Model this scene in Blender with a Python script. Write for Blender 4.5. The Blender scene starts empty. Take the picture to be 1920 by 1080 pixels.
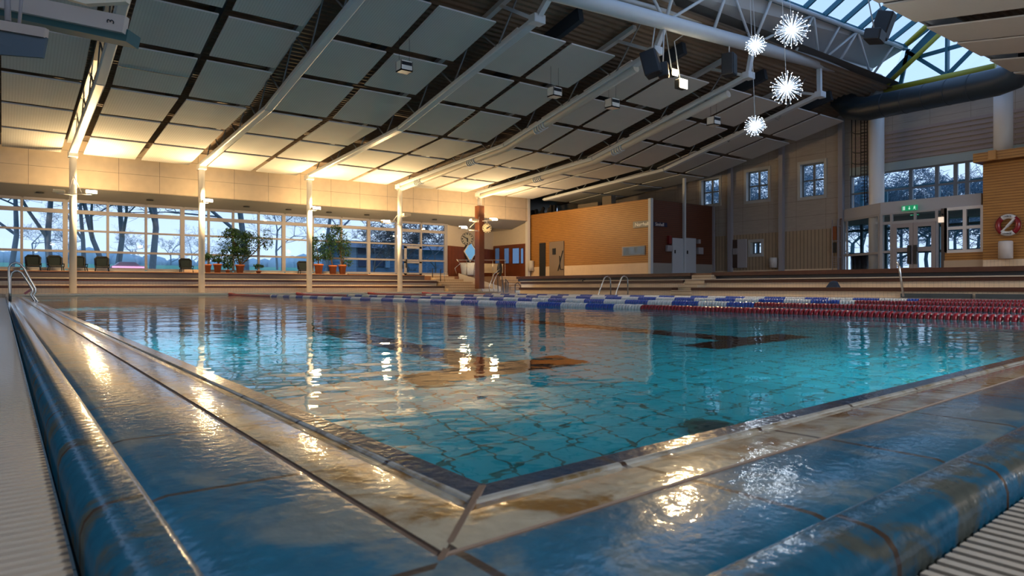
import bpy, bmesh, math, random
from mathutils import Vector, Matrix
random.seed(7)
SC = bpy.context.scene
COL = SC.collection
# ------------------------------------------------------------------ camera
FPX = 1280.0; CAMZ = 0.26; HOR = 539.0
SN, CS = 0.5980, 0.8015
cam_d = bpy.data.cameras.new('camera'); cam = bpy.data.objects.new('camera', cam_d); COL.objects.link(cam)
cam.location = (0, 0, CAMZ); cam.rotation_euler = (math.pi/2, 0, -math.atan2(SN, CS))
cam_d.lens = 36*FPX/1920; cam_d.sensor_width = 36; cam_d.shift_y = -1/1920
cam_d.clip_start = .02; cam_d.clip_end = 400
cam_d.dof.use_dof = True; cam_d.dof.focus_distance = 4.5; cam_d.dof.aperture_fstop = 9
SC.camera = cam
# ------------------------------------------------------------------ world: dusk sky
W = bpy.data.worlds.new('dusk_sky'); SC.world = W; W.use_nodes = True
nt = W.node_tree; nt.nodes.clear()
o = nt.nodes.new('ShaderNodeOutputWorld'); bg = nt.nodes.new('ShaderNodeBackground')
tc = nt.nodes.new('ShaderNodeTexCoord'); sp = nt.nodes.new('ShaderNodeSeparateXYZ')
rp = nt.nodes.new('ShaderNodeValToRGB'); nz = nt.nodes.new('ShaderNodeTexNoise'); mx = nt.nodes.new('ShaderNodeMixRGB')
nt.links.new(tc.outputs['Generated'], sp.inputs[0]); nt.links.new(sp.outputs['Z'], rp.inputs[0])
rp.color_ramp.elements[0].position = 0; rp.color_ramp.elements[0].color = (.54, .72, 1.0, 1)
rp.color_ramp.elements[1].position = .6; rp.color_ramp.elements[1].color = (.30, .52, .95, 1)
e = rp.color_ramp.elements.new(.2); e.color = (.46, .67, 1.0, 1)
nz.inputs['Scale'].default_value = 3; nz.inputs['Detail'].default_value = 4
nt.links.new(tc.outputs['Generated'], nz.inputs['Vector'])
mx.blend_type = 'MIX'; mx.inputs[2].default_value = (.66, .78, .97, 1)
nm = nt.nodes.new('ShaderNodeMath'); nm.operation = 'MULTIPLY'; nm.inputs[1].default_value = .6
nt.links.new(nz.outputs[0], nm.inputs[0]); nt.links.new(nm.outputs[0], mx.inputs[0])
nt.links.new(rp.outputs[0], mx.inputs[1]); nt.links.new(mx.outputs[0], bg.inputs[0]); nt.links.new(bg.outputs[0], o.inputs[0])
bg.inputs[1].default_value = 1.0
# ------------------------------------------------------------------ view
SC.view_settings.view_transform = 'Standard'; SC.view_settings.look = 'None'
SC.view_settings.exposure = 0.5; SC.view_settings.gamma = 1; SC.view_settings.use_curve_mapping = False
SC.cycles.use_denoising = True
SC.cycles.max_bounces = 10; SC.cycles.diffuse_bounces = 5; SC.cycles.glossy_bounces = 5
SC.cycles.transmission_bounces = 8; SC.cycles.transparent_max_bounces = 16
SC.cycles.sample_clamp_indirect = 6; SC.cycles.blur_glossy = .5
WARM = (1.0, .66, .30)
# ------------------------------------------------------------------ helpers
def ray(x, y):
    u = (x-960)/FPX
    return Vector((SN+CS*u, CS-SN*u, (HOR-y)/FPX))
def at(x, y, X=None, Y=None, Z=None):
    """point of the plane X=.., Y=.. or Z=.. seen at photograph position x, y"""
    r = ray(x, y)
    t = X/r.x if X is not None else (Y/r.y if Y is not None else (Z-CAMZ)/r.z)
    return Vector((r.x*t, r.y*t, CAMZ+r.z*t))
def mat(name, col, rough=.6, metal=0, emit=None, estr=0, noise=0, nscale=8, bump=0, bscale=40, spec=.5, coat=0, alpha=1):
    m = bpy.data.materials.new(name); m.use_nodes = True; n = m.node_tree.nodes; l = m.node_tree.links
    b = n['Principled BSDF']; b.inputs['Base Color'].default_value = (*col, 1)
    b.inputs['Roughness'].default_value = rough; b.inputs['Metallic'].default_value = metal
    b.inputs['Specular IOR Level'].default_value = spec
    if coat: b.inputs['Coat Weight'].default_value = coat; b.inputs['Coat Roughness'].default_value = .08
    g = n.new('ShaderNodeNewGeometry')
    if emit: b.inputs['Emission Color'].default_value = (*emit, 1); b.inputs['Emission Strength'].default_value = estr
    if noise:
        t = n.new('ShaderNodeTexNoise'); t.inputs['Scale'].default_value = nscale; t.inputs['Detail'].default_value = 5
        l.new(g.outputs['Position'], t.inputs['Vector'])
        r = n.new('ShaderNodeMapRange'); r.inputs[3].default_value = 1-noise; r.inputs[4].default_value = 1+noise
        l.new(t.outputs[0], r.inputs[0])
        x = n.new('ShaderNodeMixRGB'); x.blend_type = 'MULTIPLY'; x.inputs[0].default_value = 1
        x.inputs[1].default_value = (*col, 1); l.new(r.outputs[0], x.inputs[2]); l.new(x.outputs[0], b.inputs['Base Color'])
    if bump:
        t = n.new('ShaderNodeTexNoise'); t.inputs['Scale'].default_value = bscale; l.new(g.outputs['Position'], t.inputs['Vector'])
        bp = n.new('ShaderNodeBump'); bp.inputs['Strength'].default_value = bump; bp.inputs['Distance'].default_value = .01
        l.new(t.outputs[0], bp.inputs['Height']); l.new(bp.outputs[0], b.inputs['Normal'])
    return m
def nmath(n, l, op, a, b=None, c=None):
    q = n.new('ShaderNodeMath'); q.operation = op
    for i, v in enumerate((a, b, c)):
        if v is None: continue
        if isinstance(v, (int, float)): q.inputs[i].default_value = v
        else: l.new(v, q.inputs[i])
    return q.outputs[0]
def line_mat(name, col, dark, lines, rough=.6, noise=.06, nscale=3, bump=0, spec=.5, grain=None, uv=False):
    """surface with straight joints; lines = [(axis 0..2, pitch, width, offset)]"""
    m = mat(name, col, rough, spec=spec); n = m.node_tree.nodes; l = m.node_tree.links; b = n['Principled BSDF']
    if uv: g = n.new('ShaderNodeUVMap'); src = g.outputs[0]
    else: g = n.new('ShaderNodeNewGeometry'); src = g.outputs['Position']
    s = n.new('ShaderNodeSeparateXYZ'); l.new(src, s.inputs[0])
    tot = None
    for ax, p, w, off in lines:
        f = nmath(n, l, 'FRACT', nmath(n, l, 'DIVIDE', nmath(n, l, 'ADD', s.outputs[ax], -off+1000*p), p))
        v = nmath(n, l, 'LESS_THAN', f, w/p)
        tot = v if tot is None else nmath(n, l, 'MAXIMUM', tot, v)
    t = n.new('ShaderNodeTexNoise'); t.inputs['Scale'].default_value = nscale; t.inputs['Detail'].default_value = 6
    if grain:
        mp = n.new('ShaderNodeMapping'); mp.inputs['Scale'].default_value = grain; l.new(src, mp.inputs[0]); l.new(mp.outputs[0], t.inputs['Vector'])
    else: l.new(src, t.inputs['Vector'])
    r = n.new('ShaderNodeMapRange'); r.inputs[1].default_value = .25; r.inputs[2].default_value = .75
    r.inputs[3].default_value = 1-noise; r.inputs[4].default_value = 1+noise; l.new(t.outputs[0], r.inputs[0])
    x = n.new('ShaderNodeMixRGB'); x.blend_type = 'MULTIPLY'; x.inputs[0].default_value = 1; x.inputs[1].default_value = (*col, 1)
    l.new(r.outputs[0], x.inputs[2])
    y = n.new('ShaderNodeMixRGB'); l.new(tot, y.inputs[0]); l.new(x.outputs[0], y.inputs[1]); y.inputs[2].default_value = (*dark, 1)
    l.new(y.outputs[0], b.inputs['Base Color'])
    if bump:
        bp = n.new('ShaderNodeBump'); bp.invert = True; bp.inputs['Strength'].default_value = bump; bp.inputs['Distance'].default_value = .01
        l.new(tot, bp.inputs['Height']); l.new(bp.outputs[0], b.inputs['Normal'])
    return m
def tag(o, label=None, cat=None, group=None, kind=None):
    if label: o['label'] = label
    if cat: o['category'] = cat
    if group: o['group'] = group
    if kind: o['kind'] = kind
    return o
def thing(name, loc, label, cat, group=None, kind=None):
    o = bpy.data.objects.new(name, None); COL.objects.link(o); o.location = loc; o.empty_display_size = .1
    return tag(o, label, cat, group, kind)
def wloc(o):
    v = Vector((0, 0, 0))
    while o is not None: v += o.location; o = o.parent
    return v
class MB:
    """collects boxes, beams and tubes in world coordinates; build() links them as ONE mesh object"""
    def __init__(s): s.v = []; s.f = []; s.m = []; s.uv = None; s.smooth = []
    def add(s, vs, fs, mi=0, sm=False):
        k = len(s.v); s.v += [Vector(a) for a in vs]
        for f in fs: s.f.append([k+i for i in f]); s.m.append(mi); s.smooth.append(sm)
        return s
    def box(s, x0, x1, y0, y1, z0, z1, mi=0, rz=0, c=None):
        vs = [Vector((x, y, z)) for z in (z0, z1) for y in (y0, y1) for x in (x0, x1)]
        if rz:
            c = Vector(c) if c is not None else Vector(((x0+x1)/2, (y0+y1)/2, 0)); R = Matrix.Rotation(rz, 3, 'Z')
            vs = [R @ (v-c) + c for v in vs]
        return s.add(vs, [(0, 2, 3, 1), (4, 5, 7, 6), (0, 1, 5, 4), (2, 6, 7, 3), (0, 4, 6, 2), (1, 3, 7, 5)], mi)
    def beam(s, p, q, w, h, mi=0, up=(0, 0, 1)):
        p = Vector(p); q = Vector(q); d = (q-p).normalized(); u = Vector(up)
        if abs(d.dot(u)) > .98: u = Vector((1, 0, 0))
        a = d.cross(u).normalized()*w/2; b = a.cross(d).normalized()*h/2
        vs = [c+i*a+j*b for c in (p, q) for (i, j) in ((-1, -1), (1, -1), (1, 1), (-1, 1))]
        return s.add(vs, [(0, 1, 2, 3), (7, 6, 5, 4), (0, 4, 5, 1), (1, 5, 6, 2), (2, 6, 7, 3), (3, 7, 4, 0)], mi)
    def tube(s, pts, r, n=10, mi=0, caps=True):
        pts = [Vector(p) for p in pts]; rs = r if isinstance(r, (list, tuple)) else [r]*len(pts)
        k = len(s.v); prev = None
        for i, p in enumerate(pts):
            d = (pts[min(i+1, len(pts)-1)]-pts[max(i-1, 0)])
            d = d.normalized() if d.length > 1e-9 else Vector((0, 0, 1))
            if prev is None:
                u = Vector((0, 0, 1)) if abs(d.z) < .9 else Vector((1, 0, 0)); a = d.cross(u).normalized()
            else:
                a = prev-d*prev.dot(d); a = a.normalized() if a.length > 1e-6 else d.orthogonal().normalized()
            prev = a; b = d.cross(a)
            for j in range(n):
                t = 2*math.pi*j/n; s.v.append(p+(a*math.cos(t)+b*math.sin(t))*rs[i])
        for i in range(len(pts)-1):
            for j in range(n):
                s.f.append([k+i*n+j, k+i*n+(j+1) % n, k+(i+1)*n+(j+1) % n, k+(i+1)*n+j]); s.m.append(mi); s.smooth.append(n > 5)
        if caps:
            s.f.append([k+j for j in range(n)][::-1]); s.m.append(mi); s.smooth.append(False)
            s.f.append([k+(len(pts)-1)*n+j for j in range(n)]); s.m.append(mi); s.smooth.append(False)
        return s
    def prism(s, poly, off, mi=0):
        """closed outline (3D points) pushed along off"""
        poly = [Vector(p) for p in poly]; n = len(poly); off = Vector(off)
        return s.add(poly+[p+off for p in poly], [list(range(n))[::-1], list(range(n, 2*n))]+[[i, (i+1) % n, n+(i+1) % n, n+i] for i in range(n)], mi)
    def sphere(s, c, r, mi=0, n=10, m=6, sc=(1, 1, 1)):
        c = Vector(c); k = len(s.v)
        s.v.append(c+Vector((0, 0, -r*sc[2])))
        for i in range(1, m):
            t = math.pi*i/m
            for j in range(n):
                p = 2*math.pi*j/n; s.v.append(c+Vector((r*sc[0]*math.sin(t)*math.cos(p), r*sc[1]*math.sin(t)*math.sin(p), -r*sc[2]*math.cos(t))))
        s.v.append(c+Vector((0, 0, r*sc[2]))); e = len(s.v)-1
        for j in range(n):
            s.f.append([k, k+1+(j+1) % n, k+1+j]); s.f.append([e, k+1+(m-2)*n+j, k+1+(m-2)*n+(j+1) % n])
            s.m += [mi, mi]; s.smooth += [True, True]
        for i in range(m-2):
            for j in range(n):
                s.f.append([k+1+i*n+j, k+1+i*n+(j+1) % n, k+1+(i+1)*n+(j+1) % n, k+1+(i+1)*n+j]); s.m.append(mi); s.smooth.append(True)
        return s
    def build(s, name, mats, parent=None, bevel=0, label=None, cat=None, group=None, kind=None, loc=None):
        if not isinstance(mats, (list, tuple)): mats = [mats]
        me = bpy.data.meshes.new(name)
        if loc is None: loc = wloc(parent) if parent is not None else Vector((0, 0, 0))
        L = Vector(loc)
        me.from_pydata([tuple(v-L) for v in s.v], [], s.f)
        for mm in mats: me.materials.append(mm)
        me.polygons.foreach_set('material_index', s.m); me.polygons.foreach_set('use_smooth', s.smooth)
        if s.uv:
            ul = me.uv_layers.new(name='UVMap')
            for p in me.polygons:
                for li, vi in zip(p.loop_indices, p.vertices): ul.data[li].uv = s.uv[vi]
        bm = bmesh.new(); bm.from_mesh(me); bmesh.ops.recalc_face_normals(bm, faces=bm.faces); bm.to_mesh(me); bm.free()
        me.update(); o = bpy.data.objects.new(name, me); COL.objects.link(o)
        o.parent = parent
        o.location = L-(wloc(parent) if parent is not None else Vector((0, 0, 0)))
        if bevel:
            md = o.modifiers.new('bevel', 'BEVEL'); md.width = bevel; md.segments = 2; md.limit_method = 'ANGLE'
        return tag(o, label, cat, group, kind)
def grp(label_parts): return ' '.join(label_parts)
def copy_tree(o, parent=None):
    c = o.copy(); COL.objects.link(c); c.parent = parent
    for ch in [x for x in o.children]: copy_tree(ch, c)
    return c
def text_mesh(name, body, size, m, parent, origin, right, up, depth=.004, align='CENTER'):
    cu = bpy.data.curves.new(name, 'FONT'); cu.body = body; cu.size = size; cu.extrude = depth; cu.align_x = align; cu.align_y = 'CENTER'
    t = bpy.data.objects.new(name, cu); COL.objects.link(t)
    dg = bpy.context.evaluated_depsgraph_get(); me = bpy.data.meshes.new_from_object(t.evaluated_get(dg)); bpy.data.objects.remove(t)
    R = Vector(right).normalized(); U = Vector(up).normalized(); N = R.cross(U)
    M4 = Matrix((R, U, N)).transposed().to_4x4(); me.transform(M4); me.materials.clear(); me.materials.append(m)
    ob = bpy.data.objects.new(name, me); COL.objects.link(ob); ob.parent = parent
    ob.location = Vector(origin)-(wloc(parent) if parent is not None else Vector((0, 0, 0)))
    return ob
def lamp(kind, loc, target, power, col, size=.3, spot=None, size_y=None):
    d = bpy.data.lights.new('lamp_light', kind); d.energy = power; d.color = col
    if kind == 'AREA':
        d.size = size
        if size_y: d.shape = 'RECTANGLE'; d.size_y = size_y
    elif kind == 'POINT': d.shadow_soft_size = size
    elif kind == 'SPOT': d.spot_size = spot; d.spot_blend = 1; d.shadow_soft_size = size
    ob = bpy.data.objects.new('lamp_light', d); COL.objects.link(ob); ob.location = loc
    if target is not None: ob.rotation_euler = (Vector(target)-Vector(loc)).to_track_quat('-Z', 'Y').to_euler()
    return ob
ORD = ['first', 'second', 'third', 'fourth', 'fifth', 'sixth', 'seventh', 'eighth', 'ninth', 'tenth', 'eleventh', 'twelfth', 'thirteenth', 'fourteenth', 'fifteenth', 'sixteenth', 'seventeenth', 'eighteenth']
# ------------------------------------------------------------------ materials
m_white = mat('white_paint', (.72, .70, .68), .45, noise=.04, nscale=2)
m_steel_white = mat('white_steel', (.50, .54, .58), .4, noise=.05, nscale=3)
m_frame = mat('window_frame_paint', (.29, .28, .31), .5)
m_cream = mat('cream_plaster', (.62, .55, .45), .8, noise=.05)
m_dark = mat('dark_grey', (.015, .017, .02), .5)
m_black = mat('black_plastic', (.012, .013, .017), .45)
m_steel = mat('stainless_steel', (.62, .60, .57), .22, metal=1)
m_web = mat('grey_web_steel', (.16, .18, .20), .5)
m_teal = mat('teal_bar_paint', (.02, .13, .19), .5)
m_olive = mat('olive_yellow_paint', (.36, .33, .03), .5)
m_duct = mat('dark_blue_duct', (.018, .032, .045), .42)
m_beamdark = mat('dark_blue_rafter', (.02, .03, .045), .6)
m_terra = mat('terracotta', (.42, .13, .05), .8, noise=.15, nscale=20)
m_leaf = mat('dark_green_leaf', (.018, .06, .018), .5, noise=.4, nscale=9)
m_stem = mat('plant_stem', (.10, .06, .035), .8)
m_red = mat('red_plastic', (.24, .006, .016), .3, coat=.4)
m_blue = mat('blue_plastic', (.015, .07, .38), .3, coat=.4)
m_fwhite = mat('white_plastic', (.70, .70, .68), .35, coat=.3)
m_panel = line_mat('ceiling_panel_fabric', (.50, .50, .49), (.44, .44, .43), [(0, .06, .02, 0)], .85, noise=.05, nscale=1.5)
m_panel_edge = mat('panel_edge_white', (.58, .59, .61), .5)
m_fascia = line_mat('beige_fascia_board', (.68, .56, .42), (.20, .16, .12), [(0, 1.31, .012, 3.3), (2, .62, .010, 4.32)], .8, noise=.06, nscale=4)
m_endwall = line_mat('grey_beige_wall_board', (.38, .33, .285), (.2, .17, .14), [(1, 1.28, .012, .35), (2, .62, .012, .1)], .8, noise=.08, nscale=3, grain=(1, 1, 6))
m_ribwall = line_mat('ribbed_beige_board', (.40, .30, .20), (.2, .15, .10), [(1, .16, .035, 0)], .75, noise=.07)
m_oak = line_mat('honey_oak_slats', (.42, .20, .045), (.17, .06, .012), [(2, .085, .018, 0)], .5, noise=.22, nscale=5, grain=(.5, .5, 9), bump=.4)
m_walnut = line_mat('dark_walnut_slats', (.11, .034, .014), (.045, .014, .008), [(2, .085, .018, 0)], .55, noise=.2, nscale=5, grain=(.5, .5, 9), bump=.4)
m_mahog = line_mat('mahogany_boards', (.16, .042, .016), (.06, .015, .008), [(0, .12, .008, 0), (1, .12, .008, 0)], .5, noise=.2)
m_bench = mat('dark_bench_plank', (.065, .022, .012), .45, noise=.3, nscale=6)
m_benchtop = mat('brown_deck_board', (.22, .10, .05), .5, noise=.2, nscale=6)
m_mosaic = line_mat('beige_mosaic_tile', (.80, .62, .43), (.5, .38, .26), [(0, .10, .006, 0), (1, .10, .006, 0), (2, .05, .004, .01)], .35, noise=.08, nscale=2)
m_stair = line_mat('pale_stair_tile', (.60, .47, .32), (.22, .13, .07), [(0, .10, .006, 0), (2, .12, .02, .0)], .4, noise=.06)
m_deck = line_mat('deck_tile', (.38, .33, .28), (.2, .17, .14), [(0, .10, .006, 0), (1, .10, .006, 0)], .25, noise=.06)
m_corr = mat('corrugated_roof_sheet', (.17, .125, .09), .6, noise=.15)
m_membrane = mat('pale_roof_lining', (.42, .44, .46), .7, noise=.05, nscale=2)
m_panelband = mat('bluish_upstand', (.055, .045, .055), .5, noise=.1)
m_lip = mat('pale_stone_lip', (.55, .47, .38), .5)
m_grate = mat('cream_grate_plastic', (.37, .34, .30), .32, coat=.2)
m_grass = mat('lawn', (.045, .26, .18), .9, noise=.4, nscale=1.5)
m_bark = mat('haze_tinted_bark', (.12, .17, .22), .9, noise=.2)  # bluish distance haze is mixed into this bark colour
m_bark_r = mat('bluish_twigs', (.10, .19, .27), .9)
m_bark_far = mat('hazy_tree_bark', (.17, .25, .33), .9)  # stronger haze of the far trees, painted into the colour
m_house = line_mat('blue_timber_house', (.10, .20, .33), (.06, .12, .2), [(2, .2, .02, 0)], .8)
m_lamp = mat('lit_lamp_glass', (1, .9, .7), .3, emit=(1, .84, .55), estr=28)
m_lampoff = mat('unlit_lamp_body', (.62, .55, .42), .5)
m_grout = mat('brown_grout', (.11, .075, .055), .7, noise=.3, nscale=30)
def glass_mat(name, tint=(.93, .97, 1), refl=1.0, rough=.0):
    m = bpy.data.materials.new(name); m.use_nodes = True; n = m.node_tree.nodes; l = m.node_tree.links; n.clear()
    o = n.new('ShaderNodeOutputMaterial'); t = n.new('ShaderNodeBsdfTransparent'); t.inputs[0].default_value = (*tint, 1)
    g = n.new('ShaderNodeBsdfGlossy'); g.inputs['Roughness'].default_value = rough
    f = n.new('ShaderNodeFresnel'); x = n.new('ShaderNodeMixShader'); ge = n.new('ShaderNodeNewGeometry')
    l.new(nmath(n, l, 'SUBTRACT', 1.5, nmath(n, l, 'MULTIPLY', ge.outputs['Backfacing'], 1.5-1/1.5)), f.inputs[0])   # same reflection from both faces
    q = nmath(n, l, 'MULTIPLY', f.outputs[0], refl)
    l.new(q, x.inputs[0]); l.new(t.outputs[0], x.inputs[1]); l.new(g.outputs[0], x.inputs[2]); l.new(x.outputs[0], o.inputs[0])
    return m
m_glass = glass_mat('window_glass')
m_glass_sky = glass_mat('skylight_glass', (.85, .93, 1))
# tiles of the pool rim (uv: along the edge, across the edge)
def rim_mat(name, base, stain, amount, rough, joint=.011, scale=6, pitch=.375):
    m = bpy.data.materials.new(name); m.use_nodes = True; n = m.node_tree.nodes; l = m.node_tree.links; b = n['Principled BSDF']
    uv = n.new('ShaderNodeUVMap'); s = n.new('ShaderNodeSeparateXYZ'); l.new(uv.outputs[0], s.inputs[0]); g = n.new('ShaderNodeNewGeometry')
    f = nmath(n, l, 'FRACT', nmath(n, l, 'DIVIDE', nmath(n, l, 'ADD', s.outputs[0], 100*pitch), pitch))
    j = nmath(n, l, 'LESS_THAN', f, joint/pitch)
    t = n.new('ShaderNodeTexNoise'); t.inputs['Scale'].default_value = scale; t.inputs['Detail'].default_value = 8; t.inputs['Roughness'].default_value = .62
    t.inputs['Distortion'].default_value = .6; l.new(g.outputs['Position'], t.inputs['Vector'])
    r = n.new('ShaderNodeValToRGB'); r.color_ramp.elements[0].position = amount; r.color_ramp.elements[1].position = amount+.10
    l.new(t.outputs[0], r.inputs[0])
    x = n.new('ShaderNodeMixRGB'); l.new(r.outputs[0], x.inputs[0]); x.inputs[1].default_value = (*base, 1); x.inputs[2].default_value = (*stain, 1)
    t2 = n.new('ShaderNodeTexNoise'); t2.inputs['Scale'].default_value = scale*5; t2.inputs['Detail'].default_value = 5; l.new(g.outputs['Position'], t2.inputs['Vector'])
    mr = n.new('ShaderNodeMapRange'); mr.inputs[3].default_value = .65; mr.inputs[4].default_value = 1.3; l.new(t2.outputs[0], mr.inputs[0])
    x2 = n.new('ShaderNodeMixRGB'); x2.blend_type = 'MULTIPLY'; x2.inputs[0].default_value = 1; l.new(x.outputs[0], x2.inputs[1]); l.new(mr.outputs[0], x2.inputs[2])
    y = n.new('ShaderNodeMixRGB'); l.new(j, y.inputs[0]); l.new(x2.outputs[0], y.inputs[1]); y.inputs[2].default_value = (.045, .03, .022, 1)
    l.new(y.outputs[0], b.inputs['Base Color']); b.inputs['Roughness'].default_value = rough
    b.inputs['Specular IOR Level'].default_value = .1; b.inputs['Coat Weight'].default_value = 1; b.inputs['Coat Roughness'].default_value = .04; b.inputs['Coat IOR'].default_value = 1.3
    # thin wet film: small ripples
    t3 = n.new('ShaderNodeTexNoise'); t3.inputs['Scale'].default_value = 52; t3.inputs['Detail'].default_value = 3; l.new(g.outputs['Position'], t3.inputs['Vector'])
    bp = n.new('ShaderNodeBump'); bp.inputs['Strength'].default_value = .34; bp.inputs['Distance'].default_value = .0035
    hh = nmath(n, l, 'SUBTRACT', t3.outputs[0], nmath(n, l, 'MULTIPLY', j, 1.0)); l.new(hh, bp.inputs['Height'])
    l.new(bp.outputs[0], b.inputs['Normal']); l.new(bp.outputs[0], b.inputs['Coat Normal'])
    return m
m_rim_navy = rim_mat('navy_edge_tile', (.002, .022, .062), (.012, .05, .12), .6, .25)
m_rim_lip = rim_mat('white_tile_lip', (.26, .26, .24), (.14, .10, .05), .5, .3)
m_rim_cream = rim_mat('cream_stained_tile', (.31, .29, .23), (.16, .08, .012), .49, .3, scale=7)
m_rim_blue = rim_mat('blue_rim_tile', (.003, .088, .175), (.10, .145, .17), .50, .28, scale=4.5)
m_rim_nose = rim_mat('blue_bullnose_tile', (.010, .075, .14), (.055, .065, .06), .50, .25, scale=9)
# water
def water_mat():
    m = bpy.data.materials.new('pool_water'); m.use_nodes = True; n = m.node_tree.nodes; l = m.node_tree.links; n.clear()
    o = n.new('ShaderNodeOutputMaterial'); g = n.new('ShaderNodeNewGeometry')
    def noise(sc, stretch, det=2):
        t = n.new('ShaderNodeTexNoise'); t.inputs['Scale'].default_value = sc; t.inputs['Detail'].default_value = det
        mp = n.new('ShaderNodeMapping'); mp.inputs['Scale'].default_value = stretch; mp.inputs['Rotation'].default_value = (0, 0, .64)
        l.new(g.outputs['Position'], mp.inputs[0]); l.new(mp.outputs[0], t.inputs['Vector']); return t.outputs[0]
    a = noise(2.2, (1, 1.3, 1)); b = noise(7, (1, 1.25, 1)); c = noise(.7, (1, 1, 1)); d = noise(22, (1, 1.2, 1), 1)
    h = nmath(n, l, 'ADD', nmath(n, l, 'MULTIPLY_ADD', a, .006, nmath(n, l, 'MULTIPLY', d, .00035)), nmath(n, l, 'ADD', nmath(n, l, 'MULTIPLY', b, .0016), nmath(n, l, 'MULTIPLY', c, .008)))
    bp = n.new('ShaderNodeBump'); bp.inputs['Strength'].default_value = 1; bp.inputs['Distance'].default_value = WAVE; l.new(h, bp.inputs['Height'])
    rf = n.new('ShaderNodeBsdfRefraction'); rf.inputs['IOR'].default_value = 1.333; rf.inputs['Roughness'].default_value = 0; rf.inputs['Color'].default_value = (.88, .97, 1, 1)
    gl = n.new('ShaderNodeBsdfGlossy'); gl.inputs['Roughness'].default_value = .02
    fr = n.new('ShaderNodeFresnel'); fr.inputs[0].default_value = 1.333
    for q in (rf, gl, fr): l.new(bp.outputs[0], q.inputs['Normal'])
    x = n.new('ShaderNodeMixShader'); l.new(fr.outputs[0], x.inputs[0]); l.new(rf.outputs[0], x.inputs[1]); l.new(gl.outputs[0], x.inputs[2]); l.new(x.outputs[0], o.inputs[0])
    return m
WAVE = 1.0; UW_FILL = 17
m_water = water_mat()
# pool floor: turquoise tiles with dirty joints
m_floor_tile = line_mat('turquoise_pool_tile', (.02, .47, .60), (.03, .15, .14), [(0, .15, .010, .02), (1, .15, .010, .05)], .5, noise=.12, nscale=2)
m_lane = mat('brown_lane_tile', (.045, .018, .008), .5, noise=.3, nscale=6)
# ================================================================== POOL
EX = .505; NY = lambda x: .706+.065*x; PX1, PY1 = 15.0, 24.5
def quad_off(s):
    """pool outline pushed outward by s: corners near-left, near-right, far-right, far-left"""
    k = .065; nn = math.hypot(1, k)
    ny = lambda x: .706+k*x-s*nn
    return [(EX-s, ny(EX-s)), (PX1+s, ny(PX1+s)), (PX1+s, PY1+s), (EX-s, PY1+s)]
PD = -1.25
c = quad_off(0)
b = MB(); b.add([(x, y, PD) for x, y in c], [(0, 1, 2, 3)])
for i in range(4):
    p, q = c[i], c[(i+1) % 4]; b.add([(*p, PD), (*q, PD), (*q, -.03), (*p, -.03)], [(0, 1, 2, 3)])
basin = b.build('floor', m_floor_tile, label='turquoise tiled pool basin seen through the water', cat='pool basin', kind='structure')
# lane markings: brown T marks on the pool floor
def lane_mark(xc, y0, w, y1, bar, label):
    t = MB(); t.box(xc-w/2, xc+w/2, y0, y1, PD, PD+.006); t.box(xc-bar/2, xc+bar/2, y0-.28, y0, PD, PD+.006)
    return t.build('lane_marking', m_lane, label=label, cat='lane marking', group='lane markings on the pool floor')
lane_mark(2.08, 3.05, .28, 22, 1.05, 'brown T-ended lane marking on the pool floor nearest the camera, outside the ropes')
lane_mark(4.1, 2.9, .28, 22, 1.15, 'brown T-ended lane marking on the pool floor just short of the nearest lane rope')
t = MB(); dc = at(1306, 790, Z=0); t.tube([(2.12, 1.60, PD), (2.12, 1.60, PD+.012)], .10, 18); t.tube([(2.12, 1.60, PD+.012), (2.12, 1.60, PD+.014)], .075, 18, 1)
t.build('floor_drain', [mat('drain_rim', (.05, .16, .14), .5), mat('drain_grid', (.02, .06, .06), .5)], label='dark round drain on the pool floor by the near right edge', cat='drain')
w = MB(); w.add([(x, y, 0) for x, y in quad_off(.012)], [(0, 1, 2, 3)])
w.build('pool_water', m_water, label='rippled turquoise water filling the pool', cat='water', kind='stuff')
for k, (x, y, d_) in enumerate(((EX, 4.5, (1, 0, -.12)), (EX, 11, (1, 0, -.12)), (EX, 18, (1, 0, -.12)), (3.5, NY(3.5), (0, 1, -.12)), (8.5, NY(8.5), (0, 1, -.12)), (13, NY(13), (0, 1, -.12)))):  # added lamps on walls out of view, there to brighten the water
    d_ = Vector(d_); p = Vector((x, y, -.65)); fl_ = Vector((d_.x, d_.y, 0)); T = thing('added_pool_lamp', p, 'added unseen underwater fill lamp in the %s pool wall, %s from the near corner' % (('left', 'near')[k > 2], ORD[k % 3]), 'added fill lamp', 'added pool fill lamps')
    b = MB(); b.tube([p, p+fl_*.03], .14, 20); b.build('fill_lamp_ring', m_steel, T)
    b = MB(); b.tube([p+fl_*.03, p+fl_*.035], .11, 20); b.build('lamp_glass', mat('fill_lamp_glass', (.8, .95, 1), .3, emit=(.8, .95, 1), estr=3), T)
    L = lamp('AREA', p, p+d_*2, UW_FILL, (.85, .97, 1), .22); L.parent = T; L.location = fl_*.05
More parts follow.
